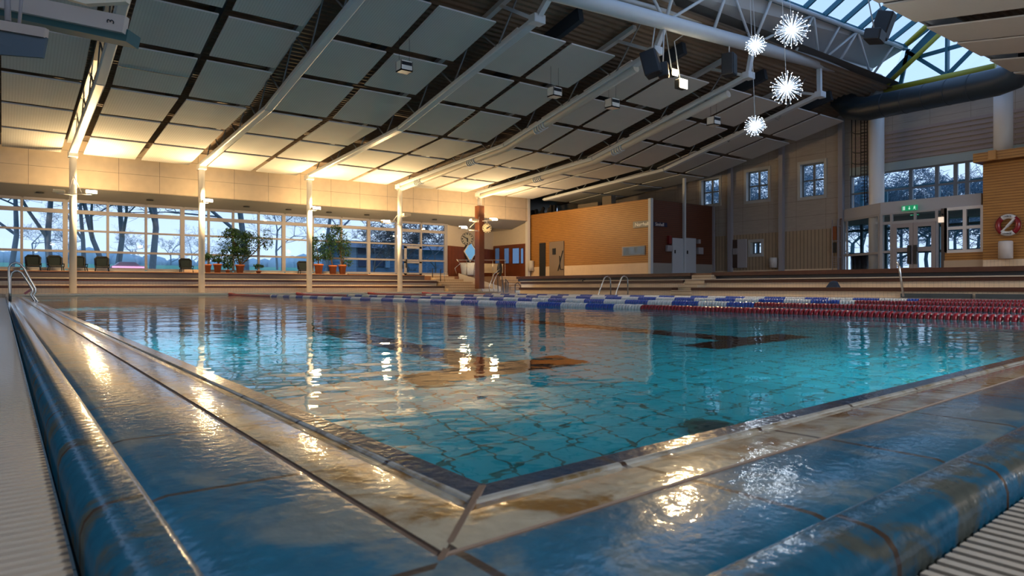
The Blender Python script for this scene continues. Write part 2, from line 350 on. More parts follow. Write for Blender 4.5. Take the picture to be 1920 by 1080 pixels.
# rim strips: profile (outward distance, height)
prof = [('navy_edge_strip', m_rim_navy, [(0, -.03), (.0, .0005), (.003, .0035), (.046, .002)]),
        ('white_lip', m_rim_lip, [(.046, .002), (.048, .006), (.054, .0055), (.058, .002)]),
        ('cream_tile_strip', m_rim_cream, [(.058, .002), (.070, .001), (.085, .0065), (.160, .0078), (.168, .0075)]),
        ('tile_joint', m_grout, [(.168, .0075), (.170, .0055), (.176, .0055), (.178, .0075)]),
        ('blue_tile_strip', m_rim_blue, [(.178, .0075), (.190, .0085), (.345, .0085), (.356, .006), (.362, .004)]),
        ('bullnose_strip', m_rim_nose, [(.362, .004), (.366, .012), (.373, .014), (.392, .0125), (.408, .011), (.422, .005), (.431, -.006), (.435, -.020), (.435, -.075)])]
rim = thing('pool_rim', (EX, .74, 0), 'wet blue and cream tiled pool rim with rounded outer nose', 'pool rim', kind='structure')
for nm_, mm, pf in prof:
    b = MB(); b.uv = []
    for side in range(4):
        for k in range(len(pf)-1):
            (s0, z0), (s1, z1) = pf[k], pf[k+1]; A = quad_off(s0); B = quad_off(s1)
            p0, p1, q1, q0 = A[side], A[(side+1) % 4], B[(side+1) % 4], B[side]
            k0 = len(b.v)
            for (x, y), z, sv in ((p0, z0, s0), (p1, z0, s0), (q1, z1, s1), (q0, z1, s1)):
                b.v.append(Vector((x, y, z)))
                b.uv.append(((x-.717) if side in (0, 2) else (y-.905), sv))
            b.f.append([k0, k0+1, k0+2, k0+3]); b.m.append(0); b.smooth.append(True)
    ro = b.build(nm_, mm, rim)
    bm = bmesh.new(); bm.from_mesh(ro.data)
    bmesh.ops.remove_doubles(bm, verts=bm.verts, dist=1e-5); bm.normal_update()
    for f_ in bm.faces:
        cc = f_.calc_center_median(); outw = Vector((cc.x-8+.35, cc.y+.35-12, 0))   # every face looks up or outward
        if f_.normal.z < -.02 or (abs(f_.normal.z) <= .02 and (f_.normal.dot(outw) < 0) == (nm_ == 'bullnose_strip')): f_.normal_flip()
    for e_ in bm.edges:
        if len(e_.link_faces) == 2 and e_.link_faces[0].normal.angle(e_.link_faces[1].normal, 0) > .7 and nm_ != 'bullnose_strip': e_.smooth = False
    bm.to_mesh(ro.data); bm.free()
# dark mitre joint at the near corner
A = quad_off(.05)[0]; B = quad_off(.43)[0]
b = MB(); b.beam((A[0], A[1], .0045), (B[0], B[1], .0070), .007, .005)
a0 = quad_off(.0)[0]; b.beam((a0[0], a0[1], 0), (A[0], A[1], .004), .009, .006)
b.build('corner_joint', m_grout, rim)
# overflow grates outside the rim
def grate(x0, x1, y0, y1, z, along, label, half=None):
    g = MB(); p = .024; wd = .0135; hh = .012
    if along == 'Y':
        k = y0
        while k < y1:
            g.box(x0, x1, k, k+wd, z-hh, z); k += p
        for xx in (x0+.04, x1-.05): g.box(xx, xx+.012, y0, y1, z-hh-.01, z-hh)
    else:
        k = x0
        while k < x1:
            yo = .065*(k-x0); g.box(k, k+wd, y0+yo, y1+yo, z-hh, z); k += p
        g.beam((x0, y1-.05, z-hh-.006), (x1, y1-.05+.065*(x1-x0), z-hh-.006), .012, .01)
    return g.build('overflow_grate', m_grate, label=label, cat='grate')
grate(-.20, .058, -.3, 24.4, -.032, 'Y', 'cream slatted overflow grate along the left pool rim')
grate(-.16, 15.4, NY(-.16)-.445-.30, NY(-.16)-.445, -.032, 'X', 'cream slatted overflow grate along the near right pool rim')
# decks
b = MB(); b.box(-7, 16.0, -9, 24.9, -.4, -.10, 0)
outer = quad_off(.7)
f = MB()
f.box(-7, -.20, -9, 25.0, -.20, -.035); f.box(-7, 28, -9, -.05, -.20, -.036); f.box(-.2, .075, -.05, 25, -.20, -.09)
f.prism([(-.2, -.05, -.20), (15.45, -.05, -.20), (15.45, 1.27, -.20), (.07, .27, -.20), (-.2, .27, -.2)], (0, 0, .11))
f.box(15.44, 18.0, -.05, 25.0, -.2, .0); f.box(-7, 17.9, 24.96, 26.6, -.2, .08); f.box(15.44, 18, 1, 24.96, -.2, -.02)
f.build('floor', m_deck, kind='structure')
b = MB(); b.box(.07, 15.44, 24.93, 25.02, -.05, .062); b.build('trim_1', mat('white_edge_tile', (.70, .62, .52), .35), kind='structure')
b = MB(); b.box(15.43, 15.5, 1.5, 24.93, -.05, .012); b.build('trim_2', mat('white_edge_tile_right', (.70, .62, .52), .35), kind='structure')
# ================================================================== LANE ROPES
def float_mesh(name, m, r=.052, L=.042, n=14):
    b = MB(); b.tube([(0, -L/2, 0), (0, -L/2+.006, 0), (0, 0, 0), (0, L/2-.006, 0), (0, L/2, 0)], [r*.6, r, r*.9, r, r*.6], n)
    o = b.build(name, m); me = o.data; bpy.data.objects.remove(o); return me
fm = {k: float_mesh('float_disc', m) for k, m in (('r', m_red), ('b', m_blue), ('w', m_fwhite))}
def rope_col(y, dphase):
    if y < 5.6 or y > 19.7: return 'r'
    return 'w' if int((y-5.6+dphase)/.5) % 2 == 0 else 'b'
ropes = [(6.15, 'nearest to the camera'), (8.45, 'second from the camera'), (11.2, 'third from the camera'), (13.55, 'farthest from the camera')]
for ri, (rx, lab) in enumerate(ropes):
    y0 = NY(rx)
    T = thing('lane_rope', (rx, y0, .004), 'lane rope of red, blue and white floats, '+lab, 'lane rope', 'lane ropes across the pool')
    b = MB(); b.tube([(rx, y0-.02, .0), (rx, 24.0, .0), (rx, 24.52, .045)], .006, 6); b.build('cable', m_steel, T)
    ys = []; y = y0+.15
    while y < 24.2: ys.append(y); y += .0505
    ph = [0, .5, .25, .8][ri]
    rest = MB(); mi = {'r': 0, 'b': 1, 'w': 2}
    for i, y in enumerate(ys):
        k = rope_col(y, ph)
        if i >= 26 and i < 126:
            o = bpy.data.objects.new('float_disc', fm[k]); COL.objects.link(o); o.parent = T; o.location = (random.uniform(-.003, .003), y-y0, random.uniform(-.002, .002)); o.rotation_euler = (0, random.uniform(0, 3), 0)
        else:
            L = .042; r = .052
            zz = .004+(.04*(y-23.4)/.8 if y > 23.4 else 0)
            rest.tube([(rx, y-L/2, zz), (rx, y-L/2+.006, zz), (rx, y+L/2-.006, zz), (rx, y+L/2, zz)], [r*.6, r, r, r*.6], 9, mi[k])
    rest.build('float_discs', [m_red, m_blue, m_fwhite], T, kind='stuff')
# ================================================================== LEFT STAND (benches under the window wall)
XL0, XL1 = -6.0, 16.0
def bench(x0, x1, y0, z0, z1, zt, name_lab, along='X'):
    pass
ft = thing('stepped_bench', (5, 26.7, .08), 'tiled stepped bench with dark plank edges below the long window wall', 'bench')
b = MB(); b.box(XL0, 16.3, 26.66, 27.3, .0, .24); b.box(XL0, 16.0, 27.26, 27.9, .20, .46); b.build('tiled_riser', m_mosaic, ft)
b = MB(); b.box(XL0, 16.3, 26.6, 27.27, .24, .325); b.build('seat_plank', m_bench, ft)
b = MB(); b.box(XL0, 16.0, 27.2, 27.85, .47, .555); b.build('seat_plank', m_bench, ft)
b = MB(); b.box(XL0, 16.0, 27.18, 27.83, .556, .592); b.build('stone_lip', m_lip, ft)
b = MB(); b.box(XL0, 15.7, 27.84, 27.9, .592, .80); b.build('upper_upstand', m_panelband, ft)
b = MB(); b.box(XL0, 17.6, 27.86, 29.0, .5, .80, 0); b.box(XL0, 15.7, 27.80, 27.95, .80, .83, 1)
b.build('floor', [m_benchtop, m_benchtop], kind='structure')
# ================================================================== WINDOW WALL
YW = 29.1; ZB, ZT = .92, 3.36
mull = [-45, 40.7, 124.5, 202, 273.6, 343.6, 391, 437, 484.7, 533, 586, 639.5, 692, 742, 789, 834]
mx_ = [at(x, 500, Y=YW).x for x in mull]; mx_[0] = -3.2
zr = [ZB, 1.56, 2.31, 2.98, ZT]
mx_ = [-7.2, -5.2]+mx_
for i in range(len(mx_)-1):
    x0, x1 = mx_[i], mx_[i+1]
    wide = .085 if (i % 4 == 2) else .05
    b = MB(); d0, d1 = YW-.06, YW+.06
    b.box(x0-(.11 if i in (4, 7, 11, 14) else .04), x0+.04, d0, d1, ZB, ZT)
    if i == len(mx_)-2: b.box(x1-.05, x1+.12, d0, d1, ZB-.1, ZT)
    for k, z in enumerate(zr):
        h = (.05, .04, .035, .07, .05)[k]
        b.box(x0+.04, x1-.04, d0+.01, d1-.01, z-h, z+h)
    wn = b.build('window_%d' % (i+1), m_frame, kind='structure', loc=(x0, YW, ZB))
    g = MB(); g.add([(x0+.04, YW, ZB), (x1-.04, YW, ZB), (x1-.04, YW, ZT), (x0+.04, YW, ZT)], [(0, 1, 2, 3)])
    g.build('window_glass', m_glass, wn)
# glazed garden door inside the window wall
dl, dr = at(758, 500, Y=YW-.07).x, at(790, 500, Y=YW-.07).x
b = MB(); y0, y1 = YW-.10, YW-.03
b.box(dl, dl+.12, y0, y1, .8, 2.22); b.box(dr-.12, dr, y0, y1, .8, 2.22); b.box(dl, dr, y0, y1, 2.12, 2.24); b.box(dl, dr, y0, y1, .8, .93); b.box(dl, dr, y0, y1, 1.42, 1.50)
dw = b.build('door_1', m_frame, kind='structure', loc=((dl+dr)/2, YW-.06, .8))
g = MB(); g.box(dl+.06, dl+.11, y0-.05, y0, 1.2, 1.6); g.build('door_handle', m_dark, dw)
# sill and wall below window, soffit, fascia
b = MB(); b.box(XL0-2, 17.7, 29.0, 29.3, .0, .88); b.build('wall_left', m_cream, kind='structure')
b = MB(); YF = 27.8
b.box(-8, 21.85, YF, YF+.12, 3.69, 5.32)
b.build('wall_fascia', m_fascia, kind='structure')
b = MB(); b.prism([(-8, YF+.02, 3.69), (-8, 29.3, 3.36), (-8, 29.3, 3.5), (-8, YF+.02, 3.8)], (29.85, 0, 0)); b.box(-8, 17.75, 29.1, 29.3, 3.36, 3.6); b.build('trim_3', mat('soffit_board', (.30, .30, .29), .8), kind='structure')
# small downlights in the soffit
for i, px in enumerate([75, 281, 462, 541, 617, 688, 815]):
    py = 361+(px-75)*.0655
    p = at(px, py, Y=28.5); b = MB(); zc = 3.69-(28.5-YF)*.2538
    b.tube([(p.x, 28.5, zc+.02), (p.x, 28.5, zc-.012)], .12, 14); b.tube([(p.x, 28.5, zc-.012), (p.x, 28.5, zc-.016)], .09, 14, 1)
    b.build('recessed_downlight', [m_dark, m_black], label='unlit round recessed downlight in the window soffit, %s from the left' % ORD[i], cat='downlight', group='recessed downlights above the windows')
# ================================================================== COLUMNS
CX_ = [1.81, 5.66, 9.56, 13.48, 17.55]
CB = [.08]*5
for i, x in enumerate(CX_):
    T = thing('roof_column', (x, 26.0, .08), 'slender white steel column, %s from the left%s' % (ORD[i], ', clad in reddish wood' if i == 4 else ''), 'column', 'slender columns along the poolside')
    b = MB(); b.tube([(x, 26, .08), (x, 26, 4.52)], .105, 18); b.build('shaft', m_white, T)
    b = MB(); b.box(x-.13, x+.13, 25.8, 26.2, 4.44, 4.62); b.build('column_head', m_white, T)
    if i == 4:
        b = MB(); b.box(x-.17, x+.13, 25.80, 26.16, .2, 4.0); b.build('wood_cladding', mat('reddish_wood', (.14, .045, .018), .45, noise=.2), T, bevel=.02)
# floodlights on the columns
def floodlight(p, lit, label, base, power=60, sx=.34, diag=True, col=None, aim=None, group='floodlights on the slender columns'):
    p = Vector(p); T = thing('floodlight', p, label, 'floodlight', group); back = group.startswith('floodlights on the slender')
    s = 1 if p.x > base[0] else -1
    b = MB(); b.box(p.x-sx/2, p.x+sx/2, p.y-.11, p.y+.11, p.z-.05, p.z+.05); hs = b.build('housing', m_lampoff, T, bevel=.02)
    b = MB(); b.box(p.x-sx/2+.02, p.x+sx/2-.02, p.y-.09, p.y+.09, p.z+.05, p.z+.062)
    if lit: b.box(p.x-sx/2+.02, p.x+sx/2-.02, p.y-.116, p.y-.11, p.z-.035, p.z+.045)
    b.build('lamp_glass', m_lamp if lit else m_lampoff, hs)
    b = MB(); b.tube([(base[0], base[1], p.z-.07), (p.x+s*.05, p.y, p.z-.06)], .014, 6)
    if diag: b.tube([(base[0], base[1], p.z+.55), (p.x-s*.25, p.y, p.z-.06)], .010, 6)
    b.build('bracket', m_white, T)
    if lit:
        L = lamp('AREA', (p.x, p.y-.02, p.z+.10), (p.x, p.y-.9, p.z+2), power, col or WARM, sx-.05, size_y=.18); L.parent = T; L.location = Vector((0, -.02, .10)); L.data.spread = math.radians(170)
        L2 = lamp('AREA', (0, 0, 0), aim[0] if aim else (0, .15, -1), aim[1] if aim else power*.6, col or WARM, .2, size_y=.08); L2.parent = T; L2.location = Vector((.24, -.14, 0)) if aim else Vector((0, -.05, -.08))
        if back: L3 = lamp('AREA', (0, 0, 0), (0, 1, .25), power*.36, WARM, .25, size_y=.08); L3.parent = T; L3.location = Vector((0, .14, .02))
def fl(px, py, i, lit, lab, power=60, **k):
    p = at(px, py, Y=25.75); floodlight(p, lit, lab, (CX_[i], 25.9), power, **k)
PW = 135
fl(171, 361, 0, True, 'glowing floodlight on the right-hand arm of the leftmost column', PW)
fl(110, 359, 0, False, 'unlit floodlight on the left-hand arm of the leftmost column')
fl(389, 377, 1, True, 'glowing floodlight on the second column from the left', PW*.9)
fl(592, 391, 2, True, 'glowing floodlight on the third column from the left', PW)
fl(723, 416, 3, True, 'glowing floodlight left of the fourth column', PW)
fl(762, 403, 3, False, 'unlit pale floodlight right of the fourth column')
fl(868, 427, 4, True, 'glowing floodlight above the large clock on the wood-clad column', PW*.5, aim=((6, -5, -1.2), 20))
fl(925, 412, 4, True, 'glowing floodlight on the right arm of the wood-clad column', PW*.7, aim=((7, .2, -1.0), 50))
fl(888, 413, 4, False, 'unlit yellowish floodlight in front of the wood-clad column')
# clocks
def clock(px, py, rpx, hands, label):
    p = at(px, py, Y=25.55); D = SN*p.x+CS*p.y; r = rpx*D/FPX
    T = thing('wall_clock', p, label, 'clock', 'pool clocks')
    n = Vector((-.5, -.86, 0)).normalized(); R = Vector((.86, -.5, 0)); U = Vector((0, 0, 1))
    b = MB(); b.tube([p+n*.0, p+n*.05], r, 26); b.build('clock_case', m_dark, T)
    b = MB(); b.tube([p+n*.05, p+n*.056], r*.94, 26); dial = b.build('dial', mat('clock_dial', (.72, .60, .40), .5), T)
    b = MB()
    for k in range(12):
        a = k*math.pi/6; d = R*math.sin(a)+U*math.cos(a); b.beam(p+n*.058+d*r*.68, p+n*.058+d*r*.88, .035 if k % 3 else .055, .006, up=n)
    b.build('hour_marks', m_black, dial)
    for nm_, a, L, wd in hands:
        d = R*math.sin(a)+U*math.cos(a); b = MB(); b.beam(p+n*.064-d*r*.15, p+n*.064+d*r*L, wd, .006, up=n); b.build(nm_, m_black, dial)
    b = MB(); b.tube([p+U*r, p+U*(r+.12)+n*0], .012, 6); b.tube([p+U*(r+.12), (CX_[4], 25.9, p.z+r+.12)], .012, 6); b.build('bracket', m_white, T)
clock(876, 448, 11.8, [('hour_hand', math.radians(175), .5, .05), ('minute_hand', math.radians(-60), .75, .035)], 'larger round cream clock hanging left of the wood-clad column')
clock(913, 428, 9.2, [('hour_hand', math.radians(60), .5, .05), ('minute_hand', math.radians(55), .78, .035)], 'smaller round cream clock hanging right of the wood-clad column')
# ================================================================== ROOF: panels, trusses, deck
def zp(Y):      # underside of the hung panels on the window side
    return 4.65+.067*(27-Y) if Y > 19.22 else 5.17+.21*(19.22-Y)
def zchord(Y):
    return 4.55+(26-Y)*.0613 if Y > 18.4 else 5.016+(18.4-Y)*.205
BAY = [-2.1, 1.81, 5.66, 9.56, 13.48, 17.5, 21.45, 25.5]
rows = [(26.65, 24.32), (24.12, 21.84), (21.62, 19.40), (19.12, 17.20), (16.94, 15.24), (14.96, 13.05)]
def panel(x0, x1, ya, yb, za, zb, label, group, seam=False):
    b = MB(); t = .035
    b.add([(x0, ya, za), (x1, ya, za), (x1, yb, zb), (x0, yb, zb), (x0, ya, za+t), (x1, ya, za+t), (x1, yb, zb+t), (x0, yb, zb+t)],
          [(0, 1, 2, 3), (4, 5, 6, 7)], 0)
    k = len(b.v)-8
    for f in ((0, 1, 5, 4), (1, 2, 6, 5), (2, 3, 7, 6), (3, 0, 4, 7)): b.f.append([k+i for i in f]); b.m.append(1); b.smooth.append(False)
    if seam:
        ym, zm = (ya+yb)/2, (za+zb)/2; b.beam((x0, ym, zm-.002), (x1, ym, zm-.002), .03, .006, 2)
    b.build('ceiling_panel', [m_panel, m_panel_edge, m_dark], label=label, cat='ceiling panel', group=group, loc=((x0+x1)/2, (ya+yb)/2, (za+zb)/2))
bayname = ['left of the leftmost truss']+['between %s and %s trusses' % (ORD[i], ORD[i+1]) for i in range(5)]+['beyond the sixth truss']
for bi in range(len(BAY)-1):
    X0 = BAY[bi]; X1 = BAY[bi+1]; wd = (X1-X0-.32-.30-.20)/2
    for h in range(2):
        x0 = X0+.33+h*(wd+.20); x1 = x0+wd
        if x0 > 25.8: continue
        for r, (ya, yb) in enumerate(rows):
            if bi == 6 and h == 1 and r < 2: pass
            panel(x0, min(x1, 26.3), ya, yb, zp(ya), zp(yb), 'grey ceiling panel, %s row from the window fascia, %s column %s' % (ORD[r], ('left', 'right')[h], bayname[bi]), 'hung ceiling panels over the window side', seam=(r == 3 and bi == 1 and h == 0))
# right-hand slope
rrows = [(7.2, 4.85), (4.73, 2.4), (2.28, -.05), (-.17, -2.5), (-2.62, -5.0)]
def zq(Y): return 6.50-(7.2-Y)*.17 if Y > -.1 else 6.5-7.3*.17-(-.1-Y)*.067
for bi in range(2, len(BAY)-1):
    X0 = BAY[bi]; X1 = BAY[bi+1]; wd = (X1-X0-.32-.30-.20)/2
    for h in range(2):
        x0 = X0+.33+h*(wd+.20); x1 = x0+wd
        if x0 > 25.8: continue
        for r, (ya, yb) in enumerate(rrows[:4]):
            panel(x0, min(x1, 26.3), yb, ya, zq(yb), zq(ya), 'grey panel right of the skylight, %s row from it, %s column %s' % (ORD[r], ('left', 'right')[h], bayname[bi]), 'hung ceiling panels right of the skylight')
# trusses
def tube_pt(X):
    A = Vector((10.95, 11.45, 6.80)); B = Vector((25.7, 12.1, 7.93)); t = (X-A.x)/(B.x-A.x); return A+(B-A)*t
def node_pt(i):
    X = BAY[i]; return Vector((X, 11.9, 6.22+.028*(X-9)))
for i in range(1, 7):
    X = BAY[i]; T = thing('roof_truss', (X, 26, 4.6), 'white steel roof truss rising from the window side, %s from the left' % ORD[i-1], 'roof truss', 'roof trusses over the pool')
    nd = node_pt(i); k = Vector((X, 18.4, 5.016)); c0 = Vector((X, 26.05, 4.60))
    b = MB(); b.beam(c0, k, .22, .13); b.beam(k, nd, .22, .13); b.build('bottom_chord', m_steel_white, T, bevel=.03)
    tp = tube_pt(X)
    zt = lambda Y: zp(Y)+.62
    b = MB(); b.beam((X, 27.6, zt(27.6)), (X, 19.2, zt(19.2)), .14, .12); b.beam((X, 19.2, zt(19.2)), (X, 12.6, zt(12.6)), .14, .12); b.build('top_chord', m_steel_white, T)
    b = MB(); Y = 25.4; up = True
    while Y > 13:
        Y2 = Y-1.0
        za = zchord(Y) if up else zt(Y); zb = zt(Y2) if up else zchord(Y2)
        b.beam((X, Y, za), (X, Y2, zb), .03, .03); Y = Y2; up = not up
    b.build('web_bars', m_web, T)
    b = MB(); b.beam(nd, (X, tp.y, tp.z-.05), .13, .11); b.beam(nd, (X, 13.3, zt(13.3)), .09, .08); b.build('end_struts', m_steel_white, T)
    b = MB(); b.box(X-.16, X+.16, nd.y-.14, nd.y+.10, nd.z-.10, nd.z+.10); b.build('end_plate', m_steel_white, T, bevel=.02)
# supply pipes strapped under two trusses
for i, X in ((4, 13.48), (5, 17.5)):
    T = thing('ventilation_pipe', (X+.32, 20, 4.8), 'pale ringed ventilation pipe hung under the %s roof truss from the left' % ORD[i-1], 'pipe', 'ventilation pipes under trusses')
    pts = [(X+.05, Y, zchord(Y)-.10) for Y in (26.2, 24, 21, 18.4, 15, 12.6)]
    b = MB(); b.tube(pts, .11, 14); b.build('pipe_run', mat('pale_pipe', (.50, .46, .40), .5), T)
    for Yc in ((24.2, 20.3, 16.4) if i == 4 else (21.5, 17.0)):
        for q in range(5):
            Y = Yc+q*.11; z = zchord(Y)-.10; b = MB(); b.tube([(X+.05, Y-.02, z), (X+.05, Y+.02, z)], .135, 14); b.build('clamp_ring', m_steel_white, T)
# ridge girder: big tube, top rail, posts, diagonals
T = thing('ridge_girder', tube_pt(16), 'large white lattice girder with thick round tube beside the skylight', 'girder')
b = MB(); b.tube([tube_pt(4), tube_pt(25.9)], .19, 20); b.build('bottom_tube', m_steel_white, T)
def rail_pt(X): return Vector((X, 11.0+.02*(X-11), 8.12+.052*(X-11)))
b = MB(); b.tube([rail_pt(6), rail_pt(25.9)], .07, 10); b.build('top_rail', m_steel_white, T)
b = MB(); b.tube([tube_pt(6)+Vector((0, .25, .42)), tube_pt(25.9)+Vector((0, .25, .42))], .06, 10); b.build('middle_rail', m_steel_white, T)
xs = [9.56, 11.5, 13.48, 15.5, 17.5, 19.8, 21.45, 22.6, 25.3]
b = MB()
for k, X in enumerate(xs):
    b.tube([tube_pt(X), rail_pt(X)], .045, 8)
for k in range(len(xs)-1):
    a_, c_ = (tube_pt(xs[k]), rail_pt(xs[k+1])) if k % 2 == 0 else (rail_pt(xs[k]), tube_pt(xs[k+1]))
    b.tube([a_, c_], .04, 8)
b.build('lattice_bars', m_steel_white, T)
# corrugated roof deck
def corr(y0, y1, zf, x0, x1, mb):
    Y = y0; st = -.09 if y1 < y0 else .09; k = 0; pts = []
    while (Y > y1) if st < 0 else (Y < y1):
        pts.append((Y, zf(Y)+(.05 if k % 2 else 0))); pts.append((Y+st*.6, zf(Y+st*.6)+(.05 if k % 2 else 0))); Y += st; k += 1
    for (ya, za), (yb, zb) in zip(pts[:-1], pts[1:]):
        mb.add([(x0, ya, za), (x1, ya, za), (x1, yb, zb), (x0, yb, zb)], [(0, 1, 2, 3)])
b = MB(); corr(33.4, 11.6, lambda Y: zp(Y)+.74, -8, 27, b); b.box(-8, 27, 11.6, 30, 20, 20.01) if False else None
corr(7.3, -9, lambda Y: zq(Y)+.6, -8, 27, b)
b.build('ceiling', m_corr, kind='structure')
b = MB(); b.add([(-8, 33.5, zp(33.5)+.95), (27, 33.5, zp(33.5)+.95), (27, 19.2, zp(19.2)+.95), (-8, 19.2, zp(19.2)+.95), (27, 11.5, zp(11.5)+.95), (-8, 11.5, zp(11.5)+.95)], [(0, 1, 2, 3), (3, 2, 4, 5)])
b.add([(-8, 7.2, zq(7.2)+.8), (27, 7.2, zq(7.2)+.8), (27, -9, zq(-9)+.8), (-8, -9, zq(-9)+.8)], [(0, 1, 2, 3)])
b.build('ceiling', mat('roof_outer_cover', (.08, .08, .08), .9), kind='structure')
for k in range(len(BAY)-1):
    X = (BAY[k]+BAY[k+1])/2+.02
    b = MB(); f = lambda Y: zp(Y)+.50
    b.beam((X, 28, f(28)), (X, 19.2, f(19.2)), .16, .34); b.beam((X, 19.2, f(19.2)), (X, 12.6, f(12.6)), .16, .34)
    b.build('roof_rafter', m_beamdark, label='dark roof rafter above the panels, %s' % bayname[k], cat='rafter', group='dark rafters above the hung panels', loc=(X, 19.2, f(19.2)))
# pale roof lining between tube and skylight rail
b = MB(); A0 = tube_pt(-7); A1 = tube_pt(26.4); R0 = rail_pt(-7); R1 = rail_pt(26.4)
o1 = Vector((0, .75, .42)); b.add([A0+o1, A1+o1, R1+Vector((0, .12, .05)), R0+Vector((0, .12, .05))], [(0, 1, 2, 3)])
b.add([A0+o1+Vector((0, .06, .06)), A1+o1+Vector((0, .06, .06)), R1+Vector((0, .2, .12)), R0+Vector((0, .2, .12))], [(0, 1, 2, 3)])
b.build('ceiling', m_membrane, kind='structure')
b = MB()
b.add([(-8, 7.2, zq(7.2)+.05), (27, 7.2, zq(7.2)+.05), (27, 7.3, 8.7), (-8, 7.3, 8.0)], [(0, 1, 2, 3)]); b.add([(-8, 7.1, zq(7.2)+.05), (27, 7.1, zq(7.2)+.05), (27, 7.2, 8.7), (-8, 7.2, 8.0)], [(0, 1, 2, 3)])
b.build('ceiling', m_membrane, kind='structure')
# skylight
def rid(X): return Vector((X, 9.2, 9.35+.052*(X-11)))
def rgt(X): return Vector((X, 7.3, 8.05+.045*(X-11)))
sk = thing('window_30', rid(16), 'long glazed ridge skylight with dark teal bars', 'skylight', kind='structure')
b = MB(); b.add([rail_pt(-7)+Vector((0, .05, .1)), rail_pt(26.4)+Vector((0, .05, .1)), rid(26.4), rid(-7)], [(0, 1, 2, 3)])
b.add([rgt(-7), rgt(26.4), rid(26.4), rid(-7)], [(0, 1, 2, 3)]); b.build('skylight_glass', m_glass_sky, sk)
b = MB(); X = -6
while X < 26.4:
    b.beam(rail_pt(X)+Vector((0, .05, .08)), rid(X), .07, .16); b.beam(rgt(X), rid(X), .07, .16); X += 1.15
b.tube([rid(-7), rid(26.4)], .09, 8); b.beam(rail_pt(-7)+Vector((0, .06, .06)), rail_pt(26.4)+Vector((0, .06, .06)), .16, .14)
b.build('glazing_bars', m_teal, sk)
# gable of the skylight
XG = 26.2
G = thing('window_31', at(1770, 140, X=XG), 'triangular gable window closing the skylight, olive framed', 'window', kind='structure')
g = MB(); g.add([at(1660, 172, X=XG), at(1868, 128, X=XG), at(1895, 70, X=XG), at(1800, -25, X=XG), at(1697, 84, X=XG)], [(0, 1, 2, 3, 4)]); g.build('gable_glass', m_glass_sky, G)
b = MB()
for p, q, wdt in (((1777, 0), (1776, 142), .20), ((1700, 96), (1775, 142), .13), ((1775, 142), (1838, 78), .13), ((1722, 107), (1818, 80), .13), ((1703, 92), (1687, 166), .13), ((1656, 160), (1790, 20), .30)):
    b.beam(at(*p, X=XG-.05), at(*q, X=XG-.05), .08, wdt)
b.build('gable_bars', m_teal, G)
b = MB()
for p, q, wdt in (((1660, 171), (1868, 126), .26), ((1655, 166), (1768, 58), .15), ((1699, 84), (1760, 28), .16)):
    b.tube([at(*p, X=XG-.25), at(*q, X=XG-.25)], wdt*.55, 10)
b.build('gable_frame', m_olive, G)
# ================================================================== BIG COLUMNS and DUCT
for k, (cp, zt_, lab) in enumerate((((25.85, 12.15), tube_pt(25.7).z-.15, 'thick white round column under the girder end, left of the timber tower'), ((25.6, 7.75), 7.35, 'thick white round column rising behind the far wooden tower'))):
    cb = .75
    if k == 1: p = at(1881, 250, X=25.6); cp = (p.x, p.y); cb = at(1860, 305, X=24.9).z+.27
    T = thing('round_column', (cp[0], cp[1], cb), lab, 'column', 'thick round columns at the far end')
    b = MB(); b.tube([(*cp, cb), (*cp, zt_-.7)], .26, 24); b.build('shaft', m_white, T)
    b = MB(); b.tube([(*cp, zt_-.75), (*cp, zt_-.70), (*cp, zt_-.62), (*cp, zt_-.6), (*cp, zt_)], [.30, .36, .36, .28, .18], 24); b.build('capital', m_steel_white, T)
pts = [at(1500, 150, X=26.0), at(1552, 158, X=25.6), at(1572, 180, X=25.2), at(1596, 203, X=24.9), at(1625, 204, X=24.7), at(1870, 154, X=24.2), at(1898, 144, X=24.1), at(1918, 118, X=24.1), at(1925, 60, X=24.3)]
T = thing('ventilation_duct', pts[4], 'large dark blue round ventilation duct crossing below the gable window', 'duct')
b = MB(); b.tube(pts, .42, 22); b.build('duct_run', m_duct, T)
d = (pts[5]-pts[4]).normalized()
for k in range(1, 6):
    b = MB(); q = pts[4]+(pts[5]-pts[4])*(k/6); b.tube([q-d*.015, q+d*.015], .427, 22); b.build('seam_ring', m_duct, T)
b = MB(); b.tube([at(1515, 142, X=26.2), at(1625, 168, X=26.2)], .32, 16); b.build('round_duct', m_duct, label='shorter blue round duct behind the girder end, above the big duct', cat='duct')
# ================================================================== END WALL (X = 26.5)
XE = 26.5
def wall_x(X, th, y0, y1, z0, zt, holes, m, name, kind='structure', **k):
    """wall in plane X with rectangular openings; zt(Y) is the top"""
    ys = sorted(set([y0, y1]+[v for h in holes for v in h[:2]]))
    b = MB()
    for ya, yb in zip(ys[:-1], ys[1:]):
        hs = sorted([h for h in holes if h[0] <= ya and h[1] >= yb], key=lambda h: h[2]); z = z0
        for h in hs:
            if h[2] > z: b.box(X, X+th, ya, yb, z, h[2])
            z = h[3]
        b.prism([(X, ya, z), (X, yb, z), (X, yb, zt(yb)), (X, ya, zt(ya))], (th, 0, 0))
    return b.build(name, m, kind=kind, **k)
def roofz(Y):
    if Y > 11.6: return zp(Y)+.72
    if Y > 7.2: return min(7.35, zp(11.6)+.5)
    return zq(Y)+.6
def yr(x0, x1, X=XE): return sorted((at(x0, 400, X=X).y, at(x1, 400, X=X).y))
W1 = yr(1315, 1349); W2 = yr(1399, 1441); W3 = yr(1500, 1546)
zw = lambda x, y: at(x, y, X=XE).z
holes_hi = [(*W1, zw(1332, 384), zw(1332, 335)), (*W2, zw(1420, 376), zw(1420, 319)), (*W3, zw(1523, 369), zw(1523, 305))]
